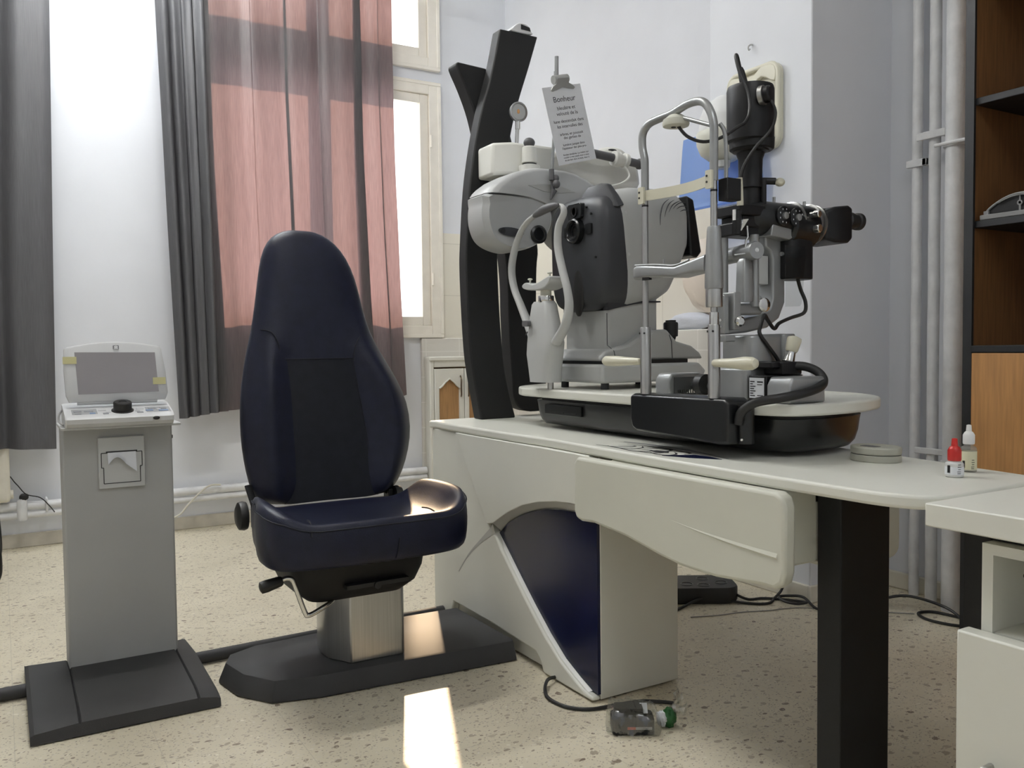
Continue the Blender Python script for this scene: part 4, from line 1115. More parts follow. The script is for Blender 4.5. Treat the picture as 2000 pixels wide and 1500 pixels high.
# ================================================================ SLIT LAMP HEAD REST
HR = thing('slit_lamp_headrest', 'silver tube head rest with ivory handles clamped to the white table edge', 'head rest', (1.56, 1.76, TZ))
def hr():
    x = 1.56
    cb = [(1.566, .80), (1.60, .795), (1.93, .806), (1.948, .815), (1.956, .84), (1.956, .905), (1.95, .912), (1.58, .914), (1.566, .905)]
    box = obj('clamp_box', M().loft([[(1.6185, y, z) for y, z in cb], [(1.56, y, z) for y, z in cb], [(1.546, y + (1.76 - y) * .015, z + (.85 - z) * .08) for y, z in cb]]), BLACKG, HR, bevel=.005, seg=3)
    obj('hinge_cover', M().cyl((1.60, 1.562, .80), (1.60, 1.562, .895), .022, n=18), BLACKG, box)
    obj('screw', M().ell((1.573, 1.548, .812), (.004, .004, .004), 8), CHROME, box)
    yf, yn = 1.900, 1.630
    for nm, y in (('far', yf), ('near', yn)):
        k = 1.0 if nm == 'far' else .98
        p = obj('post', M().lathe([(.0155, .912), (.0155, 1.096), (.014, 1.099)], (x, y, 0), n=22).cyl((x, y, 1.097), (x, y, 1.47), .0088, n=18), STEEL, HR)
        for s in (-1, 1):
            obj('screw_hole', M().cyl((x - .011, y + s * .0085, 1.082), (x - .0145, y + s * .0105, 1.082), .0028, n=10), RUBBER, p)
        obj('mark_ring', M().cyl((x, y, 1.433), (x, y, 1.438), .0093, n=18), RUBBER, p)
    # near post: travelling grip with collar
    obj('ruled_sleeve', M().cyl((x, yn, 1.095), (x, yn, 1.13), .0118, n=18), CHROME, HR)
    obj('collar', M().lathe([(.0205, 1.143), (.0215, 1.146), (.0215, 1.186), (.0205, 1.189)], (x, yn, 0), n=26), STEEL, HR)
    obj('tapered_grip', M().lathe([(.0225, 1.189), (.0235, 1.195), (.0225, 1.25), (.0175, 1.338), (.0155, 1.345), (.009, 1.347)], (x, yn, 0), n=26), SILVER, HR)
    # chin bar
    def cs(y, z, h, w):
        return [(x + a, y, z + b) for a, b in rrect(-w / 2, -h / 2, w / 2, h / 2, min(h, w) * .25, 3)]
    obj('chin_bar', M().loft([cs(1.925, 1.250, .036, .046), cs(1.912, 1.252, .042, .05), cs(1.86, 1.250, .034, .055), cs(1.80, 1.245, .030, .06), cs(1.75, 1.240, .028, .06), cs(1.71, 1.246, .033, .055), cs(1.67, 1.252, .040, .048), cs(1.645, 1.254, .048, .042)]), SILVER, HR, angle=60)
    obj('chin_lip', M().tube(smooth([(x - .02, 1.92, 1.272), (x - .022, 1.84, 1.267), (x - .022, 1.795, 1.262), (x - .022, 1.75, 1.258), (x - .02, 1.70, 1.268)], 6), .003, 8).cyl((x - .02, 1.80, 1.26), (x - .02, 1.80, 1.278), .0025, n=8), SILVER, HR)
    obj('bar_label', M().box((x - .024, 1.855, 1.2275), (x - .015, 1.885, 1.236)), BLACKM, HR)
    # forehead band
    b = []
    for i in range(13):
        t = i / 12
        y = 1.902 + (1.628 - 1.902) * t
        xx = x - .012 + .028 * math.sin(PI * t)
        b.append([(xx - .0015, y, 1.448), (xx + .0015, y, 1.448), (xx + .0015, y, 1.476), (xx - .0015, y, 1.476)])
    bd = obj('forehead_band', M().loft(b), IVORY, HR)
    for y in (1.901, 1.634):
        obj('band_clip', M().prism(rrect(y - .013, 1.440, y + .010, 1.486, .003, 3), 'x', x - .0165, x - .010), IVORY, bd)
        for z in (1.457, 1.472):
            obj('rivet', M().cyl((x - .018, y + .004, z), (x - .0164, y + .004, z), .003, n=10), RUBBER, bd)
    # bent tube over the top
    loop = smooth([(x, yf, 1.46), (x, yf, 1.535), (x, yf + .001, 1.565), (x, yf + .010, 1.60), (x, yf + .008, 1.636), (x, yf - .018, 1.657), (x, yf - .06, 1.662), (x, 1.785, 1.664), (x, 1.72, 1.674), (x, 1.67, 1.666), (x, yn + .012, 1.635), (x, yn, 1.595), (x, yn, 1.54), (x, yn, 1.46)], 6)
    lp = obj('top_tube', M().tube(loop, .0108, 14), SILVER, HR, angle=80)
    obj('lamp_pod', M().lathe([(.012, 0), (.034, .003), (.036, .008), (.034, .020), (.028, .024), (.018, .032)], (x + .004, 1.776, 1.625), n=26), WHITE2, lp)
    obj('lamp_hole', M().cyl((x - .004, 1.776, 1.6235), (x - .004, 1.776, 1.627), .0065, n=12), RUBBER, lp)
    obj('stay', M().tube([(x + .004, 1.745, 1.643), (x + .006, 1.636, 1.598)], .0055, 10), SILVER, lp)
    obj('rear_tube', M().tube(smooth([(x + .022, 1.632, 1.605), (x + .030, 1.624, 1.585), (x + .032, 1.62, 1.54), (x + .032, 1.62, 1.46)], 5), .0055, 10), SILVER, HR)
    obj('tube_block', M().box((x + .014, 1.597, 1.41), (x + .062, 1.63, 1.465)), BLACKM, HR, bevel=.002)
    # ivory handles
    obj('handle', M().lathe([(.007, 0), (.0095, .004), (.011, .03), (.0125, .065), (.015, .09), (.0165, .105), (.016, .13), (.011, .142), (.002, .146)], (x - .012, yn - .010, 1.002), (0, -1, .0), 22), IVORY, HR)
    obj('handle', M().lathe([(.007, 0), (.0095, .004), (.011, .03), (.0125, .065), (.0145, .09), (.0155, .12), (.015, .155), (.010, .165), (.002, .168)], (x - .012, yf + .012, 1.003), (0, 1, .0), 22), IVORY, HR)
hr()

# ================================================================ SLIT LAMP
SL = thing('slit_lamp', 'silver and black slit lamp microscope at the near end of the white table', 'slit lamp', (1.80, 1.72, TZ))
def slit():
    # base on two side rails
    for y0, y1, nm in ((1.915, 1.975, 'a'), (1.47, 1.545, 'b')):
        r = obj('rail_cover', M().prism([(1.655, TZ + .001), (1.655, .945), (1.668, .966), (1.782, .966), (1.786, TZ + .001)], 'y', y0, y1), SILVER, SL, bevel=.006, seg=3)
        if nm == 'a':
            obj('rail_recess', M().box((1.675, 1.909, TZ + .008), (1.778, 1.918, .955)), mat('shadowed_alloy', (.10, .105, .105), .45, .3), r)
            m = M()
            for i in range(11):
                m.box((1.68 + i * .0088, 1.9045, TZ + .008), (1.684 + i * .0088, 1.911, TZ + .018))
            obj('rack', m, CHROME, r)
    obj('axle', M().cyl((1.745, 1.54, .93), (1.745, 1.92, .93), .011, n=16), STEEL, SL)
    obj('gear_drum', M().lathe([(.020, 0), (.030, .002), (.030, .028), (.020, .03)], (1.735, 1.872, .934), (0, -1, 0), 24), RUBBER, SL)
    base = obj('base', M().prism(rrect(1.690, 1.63, 1.83, 1.75, .03, 6), 'z', .98, 1.073), SILVER, SL, bevel=.008, seg=3)
    obj('base_plinth', M().prism(rrect(1.660, 1.62, 1.86, 1.735, .02, 5), 'z', .903, .985), SILVER, SL, bevel=.006, seg=3)
    obj('rear_box', M().prism(rrect(1.80, 1.62, 1.85, 1.73, .01, 4), 'z', .98, 1.075), SILVER, SL, bevel=.004)
    bb = obj('cable_box', M().box((1.664, 1.553, .903), (1.80, 1.614, .968)), BLACKM, SL, bevel=.003)
    lb = obj('label_plate', M().box((1.6625, 1.560, .910), (1.6645, 1.609, .962)), PAPER, bb)
    m = M()
    for i in range(7):
        w = (.016, .010, .018, .013, .018, .009, .015)[i]
        m.box((1.6618, 1.606 - w, .915 + i * .006), (1.6626, 1.606, .9175 + i * .006))
    m.box((1.6618, 1.563, .950), (1.6626, 1.582, .9535)).box((1.6618, 1.566, .944), (1.6626, 1.582, .946)).box((1.6618, 1.563, .916), (1.6626, 1.582, .918))
    obj('label_print', m, INK, lb)
    obj('control_arm', M().box((1.69, 1.56, .985), (1.77, 1.63, 1.003)).box((1.72, 1.550, .968), (1.792, 1.615, 1.002)), BLACKM, SL, bevel=.004)
    js = obj('joystick', M().lathe([(.017, 0), (.015, .004), (.012, .028), (.0115, .032)], (1.772, 1.578, 1.000), (.32, -.03, .95), 20), CHROME, SL)
    obj('joystick_grip', M().lathe([(.0135, .028), (.0165, .034), (.019, .060), (.018, .066), (.009, .070), (.001, .071)], (1.772, 1.578, 1.000), (.32, -.03, .95), 16), IVORY, js)
    # microscope arm, C shaped
    out = [(1.70, 1.075), (1.772, 1.080), (1.85, 1.093), (1.897, 1.120), (1.920, 1.165), (1.920, 1.330), (1.905, 1.352), (1.84, 1.360)]
    inn = [(1.84, 1.318), (1.862, 1.306), (1.870, 1.285), (1.870, 1.175), (1.86, 1.148), (1.82, 1.128), (1.752, 1.116), (1.70, 1.116)]
    am = obj('microscope_arm', M().prism(out + inn, 'y', 1.722, 1.785), SILVER, SL, bevel=.006, seg=3)
    obj('arm_saddle', M().prism([(1.828, 1.345), (1.835, 1.378), (1.935, 1.366), (1.935, 1.352), (1.90, 1.336)], 'y', 1.69, 1.79), SILVER, am, bevel=.003)
    obj('arm_plate', M().box((1.815, 1.735, 1.215), (1.866, 1.775, 1.295)), GREYL, SL, bevel=.002)
    # illumination arm
    ia = obj('lamp_arm', M().prism([(1.68, 1.125), (1.80, 1.128), (1.815, 1.14), (1.815, 1.165), (1.80, 1.185), (1.785, 1.165), (1.76, 1.158), (1.68, 1.158)], 'y', 1.70, 1.75), SILVER, SL, bevel=.006)
    for xx, yy, r in ((1.722, 1.76, .011), (1.775, 1.70, .0125), (1.750, 1.79, .010)):
        obj('arm_rod', M().cyl((xx, yy, 1.15), (xx, yy, 1.345), r, n=16), SILVER, ia)
    obj('grip_sleeve', M().loft([[(1.738 + a * k, 1.70 + b * k, z) for a, b in rrect(-.02, -.018, .02, .018, .008, 3)] for z, k in ((1.163, .95), (1.18, 1.0), (1.235, .92), (1.268, .86), (1.278, .6))]), SILVER, ia, angle=50)
    jt = obj('joint_barrel', M().lathe([(.020, 0), (.0225, .003), (.0225, .060), (.021, .061), (.0225, .062), (.0245, .140), (.0225, .144)], (1.772, 1.80, 1.295), (-.21, -.975, .02), 26), SILVER, SL)
    obj('joint_screw', M().lathe([(.006, 0), (.006, .006), (.001, .0065)], (1.7425, 1.664, 1.298), (-.21, -.975, .02), 12), CHROME, jt)
    obj('pivot_knob', M().lathe([(.013, 0), (.019, .002), (.019, .016), (.015, .018), (.001, .018)], (1.806, 1.705, 1.155), (-.15, -.98, 0), 20), CHROME, SL)
    obj('prism_holder', M().box((1.700, 1.705, 1.34), (1.80, 1.765, 1.375)), BLACKM, SL, bevel=.004)
    # side slide with screws
    sp = obj('slide_plate', M().box((1.632, 1.668, 1.075), (1.650, 1.692, 1.178)).box((1.655, 1.655, 1.085), (1.68, 1.70, 1.185)).box((1.628, 1.660, 1.055), (1.665, 1.70, 1.073)), SILVER, SL, bevel=.003)
    for z in (1.095, 1.112, 1.15):
        obj('screw', M().cyl((1.630, 1.680, z), (1.6325, 1.680, z), .0038, n=10), CHROME, sp)
    obj('clear_knob', M().lathe([(.010, 0), (.014, .003), (.014, .02), (.009, .024)], (1.672, 1.665, 1.108), (-.2, -.97, 0), 16), CHROME, SL)
    # lamp tower
    hx, hy = 1.796, 1.735
    lh = obj('lamp_housing', M().lathe([(.056, 1.600), (.0635, 1.606), (.0640, 1.66), (.0640, 1.742), (.061, 1.752), (.052, 1.755), (.002, 1.756)], (hx, hy, 0), n=40), BLACKM, SL)
    obj('housing_skirt', M().lathe([(.038, 1.572), (.048, 1.576), (.054, 1.590), (.057, 1.602)], (hx, hy, 0), n=36), BLACKM, lh)
    obj('half_ring', M().lathe([(.055, 1.580), (.0600, 1.584), (.0615, 1.612)], (hx + .005, hy, 0), n=36), BLACKP, lh)
    obj('housing_knob', M().lathe([(.026, 0), (.026, .012), (.023, .013)], (1.775, hy - .056, 1.712), (.35, -.93, .05), 30), STEEL, lh)
    obj('knob_cap', M().lathe([(.0225, .011), (.0225, .026), (.018, .030), (.001, .031)], (1.775, hy - .056, 1.712), (.35, -.93, .05), 26), BLACKM, lh)
    obj('cable_plug', M().lathe([(.0155, 0), (.015, .012), (.011, .014), (.009, .045), (.006, .055)], (1.775, 1.735, 1.748), (-.32, .0, .95), 16), RUBBER, lh)
    cw = obj('lamp_cable', M().tube(smooth([(1.757, 1.735, 1.798), (1.744, 1.733, 1.828), (1.734, 1.728, 1.822), (1.733, 1.712, 1.775), (1.738, 1.688, 1.72), (1.728, 1.672, 1.665), (1.700, 1.66, 1.630), (1.665, 1.65, 1.612), (1.62, 1.665, 1.582), (1.59, 1.70, 1.575), (1.572, 1.74, 1.595), (1.566, 1.77, 1.628)], 6), .0045, 8), RUBBER, SL)
    obj('knob_cable', M().tube(smooth([(1.786, 1.652, 1.695), (1.790, 1.640, 1.66), (1.778, 1.645, 1.615), (1.745, 1.668, 1.57), (1.722, 1.688, 1.52), (1.720, 1.70, 1.47), (1.730, 1.715, 1.43)], 6), .0042, 8), RUBBER, SL)
    obj('lamp_neck', M().lathe([(.027, 1.395), (.027, 1.475), (.032, 1.478), (.032, 1.515), (.033, 1.556), (.040, 1.575)], (hx, hy, 0), n=30), BLACKM, SL)
    obj('neck_rib', M().cyl((hx + .022, hy - .026, 1.40), (hx + .022, hy - .026, 1.50), .009, n=12), BLACKM, SL)
    sk = obj('slit_lever', M().cyl((hx + .02, hy - .015, 1.497), (hx + .052, hy - .043, 1.494), .0095, n=14), BLACKM, SL)
    obj('lever_knob', M().ell((hx + .060, hy - .050, 1.491), (.015, .013, .012), 12), IVORY, sk)
    obj('white_stick', M().tube([(1.712, 1.69, 1.418), (1.706, 1.688, 1.49)], .009, 10), IVORY, SL)
    # slit head with mirror
    sh = obj('slit_head', M().box((1.715, 1.69, 1.395), (1.81, 1.785, 1.425)).box((1.730, 1.70, 1.365), (1.815, 1.78, 1.397)).cyl((1.715, 1.705, 1.34), (1.715, 1.705, 1.41), .013, n=14), BLACKM, SL, bevel=.004)
    obj('mirror', M().loft([[(1.703, 1.712, 1.352), (1.717, 1.690, 1.352), (1.735, 1.682, 1.383), (1.722, 1.705, 1.383)], [(1.706, 1.714, 1.351), (1.720, 1.692, 1.351), (1.738, 1.684, 1.382), (1.725, 1.707, 1.382)]]), mat('mirror_glass', (.85, .86, .86), .05, 1.0), sh)
    obj('mirror_hook', M().tube([(1.735, 1.688, 1.365), (1.735, 1.685, 1.335), (1.728, 1.685, 1.325), (1.725, 1.685, 1.29), (1.700, 1.70, 1.287)], .003, 6), STEEL, sh)
    obj('white_prism', M().box((1.700, 1.698, 1.380), (1.710, 1.706, 1.408)), mat('bright_white', (.8, .8, .8), .3), sh)
    # microscope: drooping slightly towards the eyepieces
    ax = Vector((1, -.03, -.035)).normalized()
    c0 = Vector((1.80, 1.735, 1.398))
    sc = obj('microscope_body', M().lathe([(.030, -.03), (.042, -.02), (.048, 0), (.050, .10), (.053, .15), (.053, .215), (.045, .222), (.045, .235)], c0, ax, 36), BLACKG, SL, angle=45)
    m = M()
    for h, r in ((.150, .0545), (.217, .0545), (.236, .0535)):
        m.lathe([(r - .002, h - .004), (r + .0035, h - .002), (r + .0035, h + .002), (r - .002, h + .004)], c0, ax, 36)
    obj('trim_ring', m, STEEL, sc)
    obj('lower_body', M().lathe([(.052, .11), (.060, .12), (.060, .21), (.055, .216)], c0 + Vector((0, 0, -.014)), ax, 32), BLACKG, sc)
    for h in (.068, .118):
        c = c0 + ax * h + Vector((0, -.050, .004))
        d = obj('dial', M().lathe([(.027, 0), (.027, .004), (.024, .006), (.001, .006)], c, (0, -1, 0), 26), BLACKG, sc)
        obj('dial_cap', M().lathe([(.0095, .005), (.0095, .012), (.001, .013)], c, (0, -1, 0), 18), SILVER, d)
        m = M()
        for k in range(7):
            a = .5 + k * .75
            q = c + Vector((.019 * math.cos(a), -.0062, .019 * math.sin(a)))
            m.box((q.x - .0012, q.y - .0004, q.z - .002), (q.x + .0012, q.y, q.z + .002))
        obj('dial_mark', m, PAPER, d)
    for h, dz, r in ((.178, .018, .0105), (.180, -.022, .0125)):
        c = c0 + ax * h + Vector((0, -.046, dz))
        obj('chrome_knob', M().lathe([(r * .75, 0), (r * .75, .012), (r, .014), (r, .028), (r * .8, .030), (.001, .030)], c, (.15, -.98, 0), 18), CHROME, sc)
    m = M()
    for h in (.020, .085, .205):
        p = c0 + ax * h + Vector((0, 0, .045))
        m.cyl(p, p + Vector((0, 0, .020)), .0045, n=10)
    obj('locking_pin', m, STEEL, sc)
    # binocular head
    e = c0 + ax * .235
    ey = obj('binocular_head', M().loft([[tuple(e + ax * h + Vector((0, y, z))) for y, z in q] for h, q in (
        (.0, [(-.05, -.045), (.055, -.045), (.055, .035), (-.05, .035)]), (.035, [(-.058, -.052), (.062, -.052), (.062, .050), (-.058, .050)]),
        (.085, [(-.060, -.050), (.064, -.050), (.064, .058), (-.060, .058)]), (.110, [(-.052, -.036), (.056, -.036), (.056, .054), (-.052, .054)]))]), BLACKM, SL, bevel=.008, seg=3)
    for y in (-.032, .034):
        obj('eyepiece', M().lathe([(.022, 0), (.026, .004), (.026, .020), (.0215, .024), (.021, .042), (.025, .046), (.025, .058), (.016, .060), (.001, .056)], e + ax * .104 + Vector((0, y, .018)), ax + Vector((0, 0, .05)), 24), RUBBER, ey)
    obj('top_plate', M().box(tuple(e + Vector((-.01, -.03, .030))), tuple(e + Vector((.05, .03, .046)))), BLACKM, ey, bevel=.004)
    # motor housing with its cable, breath shield
    mo = obj('camera_housing', M().prism(rrect(1.900, 1.685, 2.012, 1.775, .035, 8), 'z', 1.230, 1.365), BLACKM, SL, bevel=.004)
    obj('housing_stud', M().cyl((1.895, 1.715, 1.300), (1.918, 1.715, 1.300), .006, n=10), STEEL, mo)
    obj('housing_cable', M().tube(smooth([(1.945, 1.70, 1.232), (1.952, 1.695, 1.20), (1.966, 1.69, 1.165), (1.960, 1.69, 1.135), (1.91, 1.695, 1.12), (1.86, 1.69, 1.105), (1.83, 1.68, 1.09), (1.795, 1.67, 1.112), (1.765, 1.655, 1.125), (1.735, 1.64, 1.095), (1.722, 1.63, 1.075), (1.745, 1.625, 1.045), (1.775, 1.62, 1.01), (1.785, 1.62, .992)], 5), .0052, 8), RUBBER, SL)
    obj('breath_shield', M().prism([(1.862, 1.318), (1.940, 1.318), (1.945, 1.30), (1.925, 1.160), (1.918, 1.152), (1.862, 1.150)], 'y', 1.668, 1.6705), clear_mat('clear_acrylic', (.93, .94, .94), .07, .05), SL)
    # thick hose from the base to the clamp box
    obj('hose', M().tube(smooth([(1.755, 1.575, .985), (1.785, 1.545, .990), (1.803, 1.515, .978), (1.800, 1.490, .958), (1.755, 1.462, .940), (1.68, 1.455, .926), (1.62, 1.475, .916), (1.585, 1.515, .905), (1.572, 1.548, .880), (1.57, 1.556, .850)], 6), .0115, 12), RUBBER, SL)
slit()

# ================================================================ PAPER TOWEL DISPENSER ON THE PIER
DS = thing('paper_dispenser', 'cream paper towel dispenser on the pier with its blue cover hanging open', 'dispenser', (2.78, 2.65, 1.85))
def disp():
    CR = mat('cream_plastic', (0.70, 0.68, 0.56), 0.4, var=0.03)
    ol = rrect(2.512, 1.852, 2.80, 2.205, .05, 6)
    obj('back_plate', M().prism(ol, 'x', 2.772, 2.7895), CR, DS, bevel=.003)
    m = M()
    rim = [(2.764, y, z) for y, z in rrect(2.519, 1.859, 2.793, 2.198, .045, 6)]
    m.tube(rim + rim[:1], .011, 8)
    obj('rim', m, CR, DS, angle=80)
    obj('inner_bridge', M().prism(smooth2([(2.53, 2.12), (2.53, 2.185), (2.60, 2.195), (2.66, 2.165), (2.74, 2.185), (2.78, 2.18), (2.78, 2.12), (2.66, 2.125), (2.60, 2.155)], 3), 'x', 2.752, 2.772), CR, DS, bevel=.004)
    for y, z in ((2.565, 2.115), (2.745, 2.135)):
        obj('screw_slot', M().prism(rrect(y - .016, z - .006, y + .016, z + .006, .005, 3), 'x', 2.749, 2.754), CR, DS).rotation_euler = (0, 0, 0)
        obj('screw', M().cyl((2.746, y - .008, z), (2.752, y - .008, z), .005, n=10), RUBBER, DS)
    c = (2.655, 2.722)
    obj('bowl', M().lathe([(.018, 1.812), (.055, 1.822), (.092, 1.850), (.108, 1.89), (.111, 1.93), (.106, 1.94)], (c[0], c[1], 0), n=36), WHITE2, DS)
    obj('spout', M().lathe([(.022, 1.783), (.030, 1.790), (.034, 1.815)], (c[0] - .02, c[1] - .02, 0), n=20), GREYL, DS)
    obj('spout_hole', M().ell((c[0] - .085, c[1] - .045, 1.853), (.012, .012, .014), 8), RUBBER, DS)
    tis = mat('tissue', (0.76, 0.77, 0.77), 0.9, var=0.04, bump=.4, bscale=60)
    def lump(d):
        return 1 + .05 * noise.noise(d * 2.2) + .02 * math.sin(d.z * 26)
    obj('paper_roll', M().ell((c[0], c[1], 1.965), (.098, .098, .125), 20, fn=lump), tis, DS, angle=80)
    obj('roll_arm', M().box((2.66, 2.70, 1.95), (2.773, 2.745, 1.975)), CR, DS, bevel=.004)
    # translucent blue cover, swung down, with a curled bottom lip
    BL = clear_mat('blue_acrylic', (.58, .71, .96), .06, .08, opac=.45, ocol=(.44, .59, .88))
    prof = [(2.735, 1.985), (2.735, 1.74), (2.733, 1.690), (2.722, 1.663), (2.700, 1.648), (2.660, 1.640), (2.625, 1.640)]
    prof = smooth2(prof, 4, False)
    th = .004
    m = M()
    for y0, y1 in ((2.575, 3.085),):
        rings = []
        for i, (x, z) in enumerate(prof):
            r = .030 * max(0, 1 - i / 4) if i < 4 else 0
            rings.append([(x, y0 + r, z), (x, y1 - r, z), (x + th, y1 - r, z + th * .5), (x + th, y0 + r, z + th * .5)])
        m.loft(rings)
    obj('cover', m, BL, DS, angle=60, label='translucent blue cover')
    obj('cover_hinge', M().box((2.739, 2.60, 1.845), (2.772, 2.72, 1.858)), CR, DS, bevel=.003)
disp()
hk = obj('wall_hook', M().tube(smooth([(2.79, 2.683, 2.315), (2.775, 2.683, 2.312), (2.765, 2.683, 2.302), (2.768, 2.683, 2.29), (2.775, 2.683, 2.295)], 4), .0035, 8), STEEL, loc=(2.78, 2.683, 2.31))
tag(hk, 'small metal hook screwed into the pier above the dispenser', 'hook')

# ================================================================ TOWEL AND SACK ON THE TILE LEDGE
def cloth(d):
    return 1 + .16 * noise.noise(d * 1.7 + Vector((3, 1, 0))) + .06 * noise.noise(d * 5)
tw = obj('folded_towel', M().ell((3.06, 3.36, 1.166), (.055, .17, .045), 20, fn=cloth), mat('white_terry', (.66, .69, .76), .95, var=.05, bump=.8, bscale=180), angle=180, loc=(3.06, 3.36, 1.126))
tag(tw, 'crumpled white towel lying on the tile ledge behind the grey refractometer', 'towel')
def sack(d):
    return 1 + .14 * noise.noise(Vector((d.x * 2.5, d.y * 2.5, d.z * 1.2)) + Vector((7, 2, 0))) + .05 * abs(math.sin(math.atan2(d.y, d.x) * 7 + d.z * 2))
sk = obj('plastic_sack', M().ell((3.058, 3.20, 1.40), (.052, .20, .185), 22, fn=sack), mat('cream_plastic_film', (.74, .66, .57), .5, var=.05), angle=40, loc=(3.06, 3.3, 1.22))
tag(sk, 'crumpled cream plastic sack against the wall behind the slit lamp head rest', 'bag')

# ================================================================ CUPBOARD UNDER THE WINDOW
CB = thing('low_cupboard', 'white cupboard with wood panel doors below the window, behind the desk', 'cupboard', (2.72, 5.24, 0))
def cupboard():
    PW = mat('white_cupboard_paint', (.70, .69, .63), .35, var=.02)
    OAK = mat('oak_panel', (.40, .22, .09), .5, var=.18, scale=3, stretch=(60, 60, 3))
    x0, x1, yf, yb = 2.446, 2.995, 5.205, 5.288
    obj('frame', M().box((x0, yf, .002), (x0 + .030, yb, .986)).box((x1 - .03, yf, .002), (x1, yb, .986)).box((x0 + .03, yf, .915), (x1 - .03, yb, .986)).box((x0 + .03, yf, .002), (x1 - .03, yb, .09)), PW, CB, bevel=.006)
    obj('back_panel', M().box((x0 + .03, yb - .01, .09), (x1 - .03, yb, .915)), OAK, CB)
    obj('moulding', M().box((x0 - .008, yf - .014, .958), (x1, yf, .986)), PW, CB, bevel=.006)
    xm = 2.700
    for a, b, hx in ((x0 + .032, xm - .002, xm - .030), (xm + .002, x1 - .032, xm + .026)):
        w = b - a
        arch = [(a + .034, .10), (a + .034, .775), (a + .055, .790), (a + w * .34, .812), (a + w * .5, .838), (a + w * .66, .812), (b - .055, .790), (b - .034, .775), (b - .034, .10)]
        poly = [(a, .095), (a, .905), (b, .905), (b, .095), (b - .034, .095), (b - .034, .775), (b - .055, .790), (a + w * .66, .812), (a + w * .5, .838), (a + w * .34, .812), (a + .055, .790), (a + .034, .775), (a + .034, .095)]
        d = obj('door', M().prism(poly, 'y', yf - .004, yf + .018), PW, CB, bevel=.004)
        obj('wood_panel', M().prism(arch, 'y', yf + .014, yf + .018), OAK, d, label='oak coloured panel')
        m = M()
        ar = [(p[0], yf - .006, p[1]) for p in arch[1:-1]]
        m.tube(ar, .006, 8)
        obj('arch_moulding', m, PW, d)
        obj('handle', M().tube(smooth([(hx, yf - .004, .855), (hx - .004, yf - .024, .835), (hx - .008, yf - .030, .785), (hx - .004, yf - .024, .735), (hx + .004, yf - .004, .715)], 5), .0052, 8), mat('aged_bronze', (.12, .09, .06), .35, .8), d)
cupboard()

# ================================================================ BOOKCASE
BK = thing('bookcase', 'tall brown wooden bookcase with black edges at the right of the picture', 'bookcase', (3.08, 1.2, 0))
def bookcase():
    WD = mat('brown_veneer', (.17, .078, .028), .5, var=.22, scale=2.5, stretch=(40, 40, 2.5))
    WD2 = mat('orange_brown_veneer', (.50, .26, .10), .45, var=.15, scale=2.5, stretch=(40, 40, 2.5))
    BE = mat('black_edge', (.014, .015, .017), .5)
    xf, xb, y0, y1 = 2.905, 3.262, .55, 1.805
    for y in (y0, y1 - .024):
        s = obj('side_panel', M().box((xf + .012, y, .0), (xb, y + .024, 2.75)), WD, BK)
        obj('edge_strip', M().box((xf, y - .004, 0), (xf + .012, y + .028, 2.75)), BE, s)
    obj('back_panel', M().box((xb - .012, y0 + .024, .05), (xb, y1 - .024, 2.75)), WD, BK)
    for z in (1.010, 1.44, 1.86, 2.30, 2.72):
        obj('shelf', M().box((xf + (.0 if z < 1.1 else .015), y0 + .024, z), (xb - .012, y1 - .024, z + .024)), BE, BK, bevel=.002)
    for a, b in ((y0 + .026, 1.17), (1.174, y1 - .026)):
        d = obj('door', M().box((xf + .002, a, .06), (xf + .02, b, 1.008)), WD2, BK, bevel=.002)
        obj('knob', M().lathe([(.006, 0), (.006, .012), (.011, .016), (.011, .022), (.001, .024)], (xf + .002, 1.215 if a > 1.1 else 1.13, .62), (-1, 0, 0), 14), STEEL, d)
    obj('plinth', M().box((xf + .02, y0 + .024, 0), (xb - .02, y1 - .024, .06)), BE, BK)
bookcase()
HM = thing('half_round_frame', 'black half round frame with grey rim lying on the bookcase shelf', 'frame', (2.95, 1.64, 1.464))
def hm():
    pts = [(1.756 - .245 * (1 - math.cos(PI * k / 20)) / 2, 1.480 + .060 * math.sin(PI * k / 20)) for k in range(21)]
    pts = [(1.752 - .245 * k / 20, 1.484 + .056 * math.sin(PI * min(1, max(0, (k / 20)))) ** .75) for k in range(21)]
    gr = mat('grey_rim', (.22, .22, .22), .4)
    obj('panel', M().prism(pts, 'x', 2.935, 2.985), BLACKP, HM)
    obj('rim', M().tube([(2.933, y, z) for y, z in pts], .004, 8).tube([(2.928, y, z - .006) for y, z in pts[4:17]], .0022, 6), gr, HM)
    obj('base_bar', M().box((2.922, 1.500, 1.4645), (2.99, 1.764, 1.482)), gr, HM, bevel=.003)
    obj('hub', M().lathe([(.009, 0), (.009, -.004), (.005, -.004), (.005, 0)], (2.934, 1.632, 1.508), (1, 0, 0), 14).box((2.931, 1.630, 1.516), (2.935, 1.634, 1.534)).box((2.931, 1.629, 1.483), (2.935, 1.635, 1.500)), gr, HM)
    obj('corner_block', M().box((2.926, 1.735, 1.482), (2.95, 1.752, 1.494)).box((2.926, 1.512, 1.482), (2.95, 1.532, 1.496)), gr, HM)
hm()

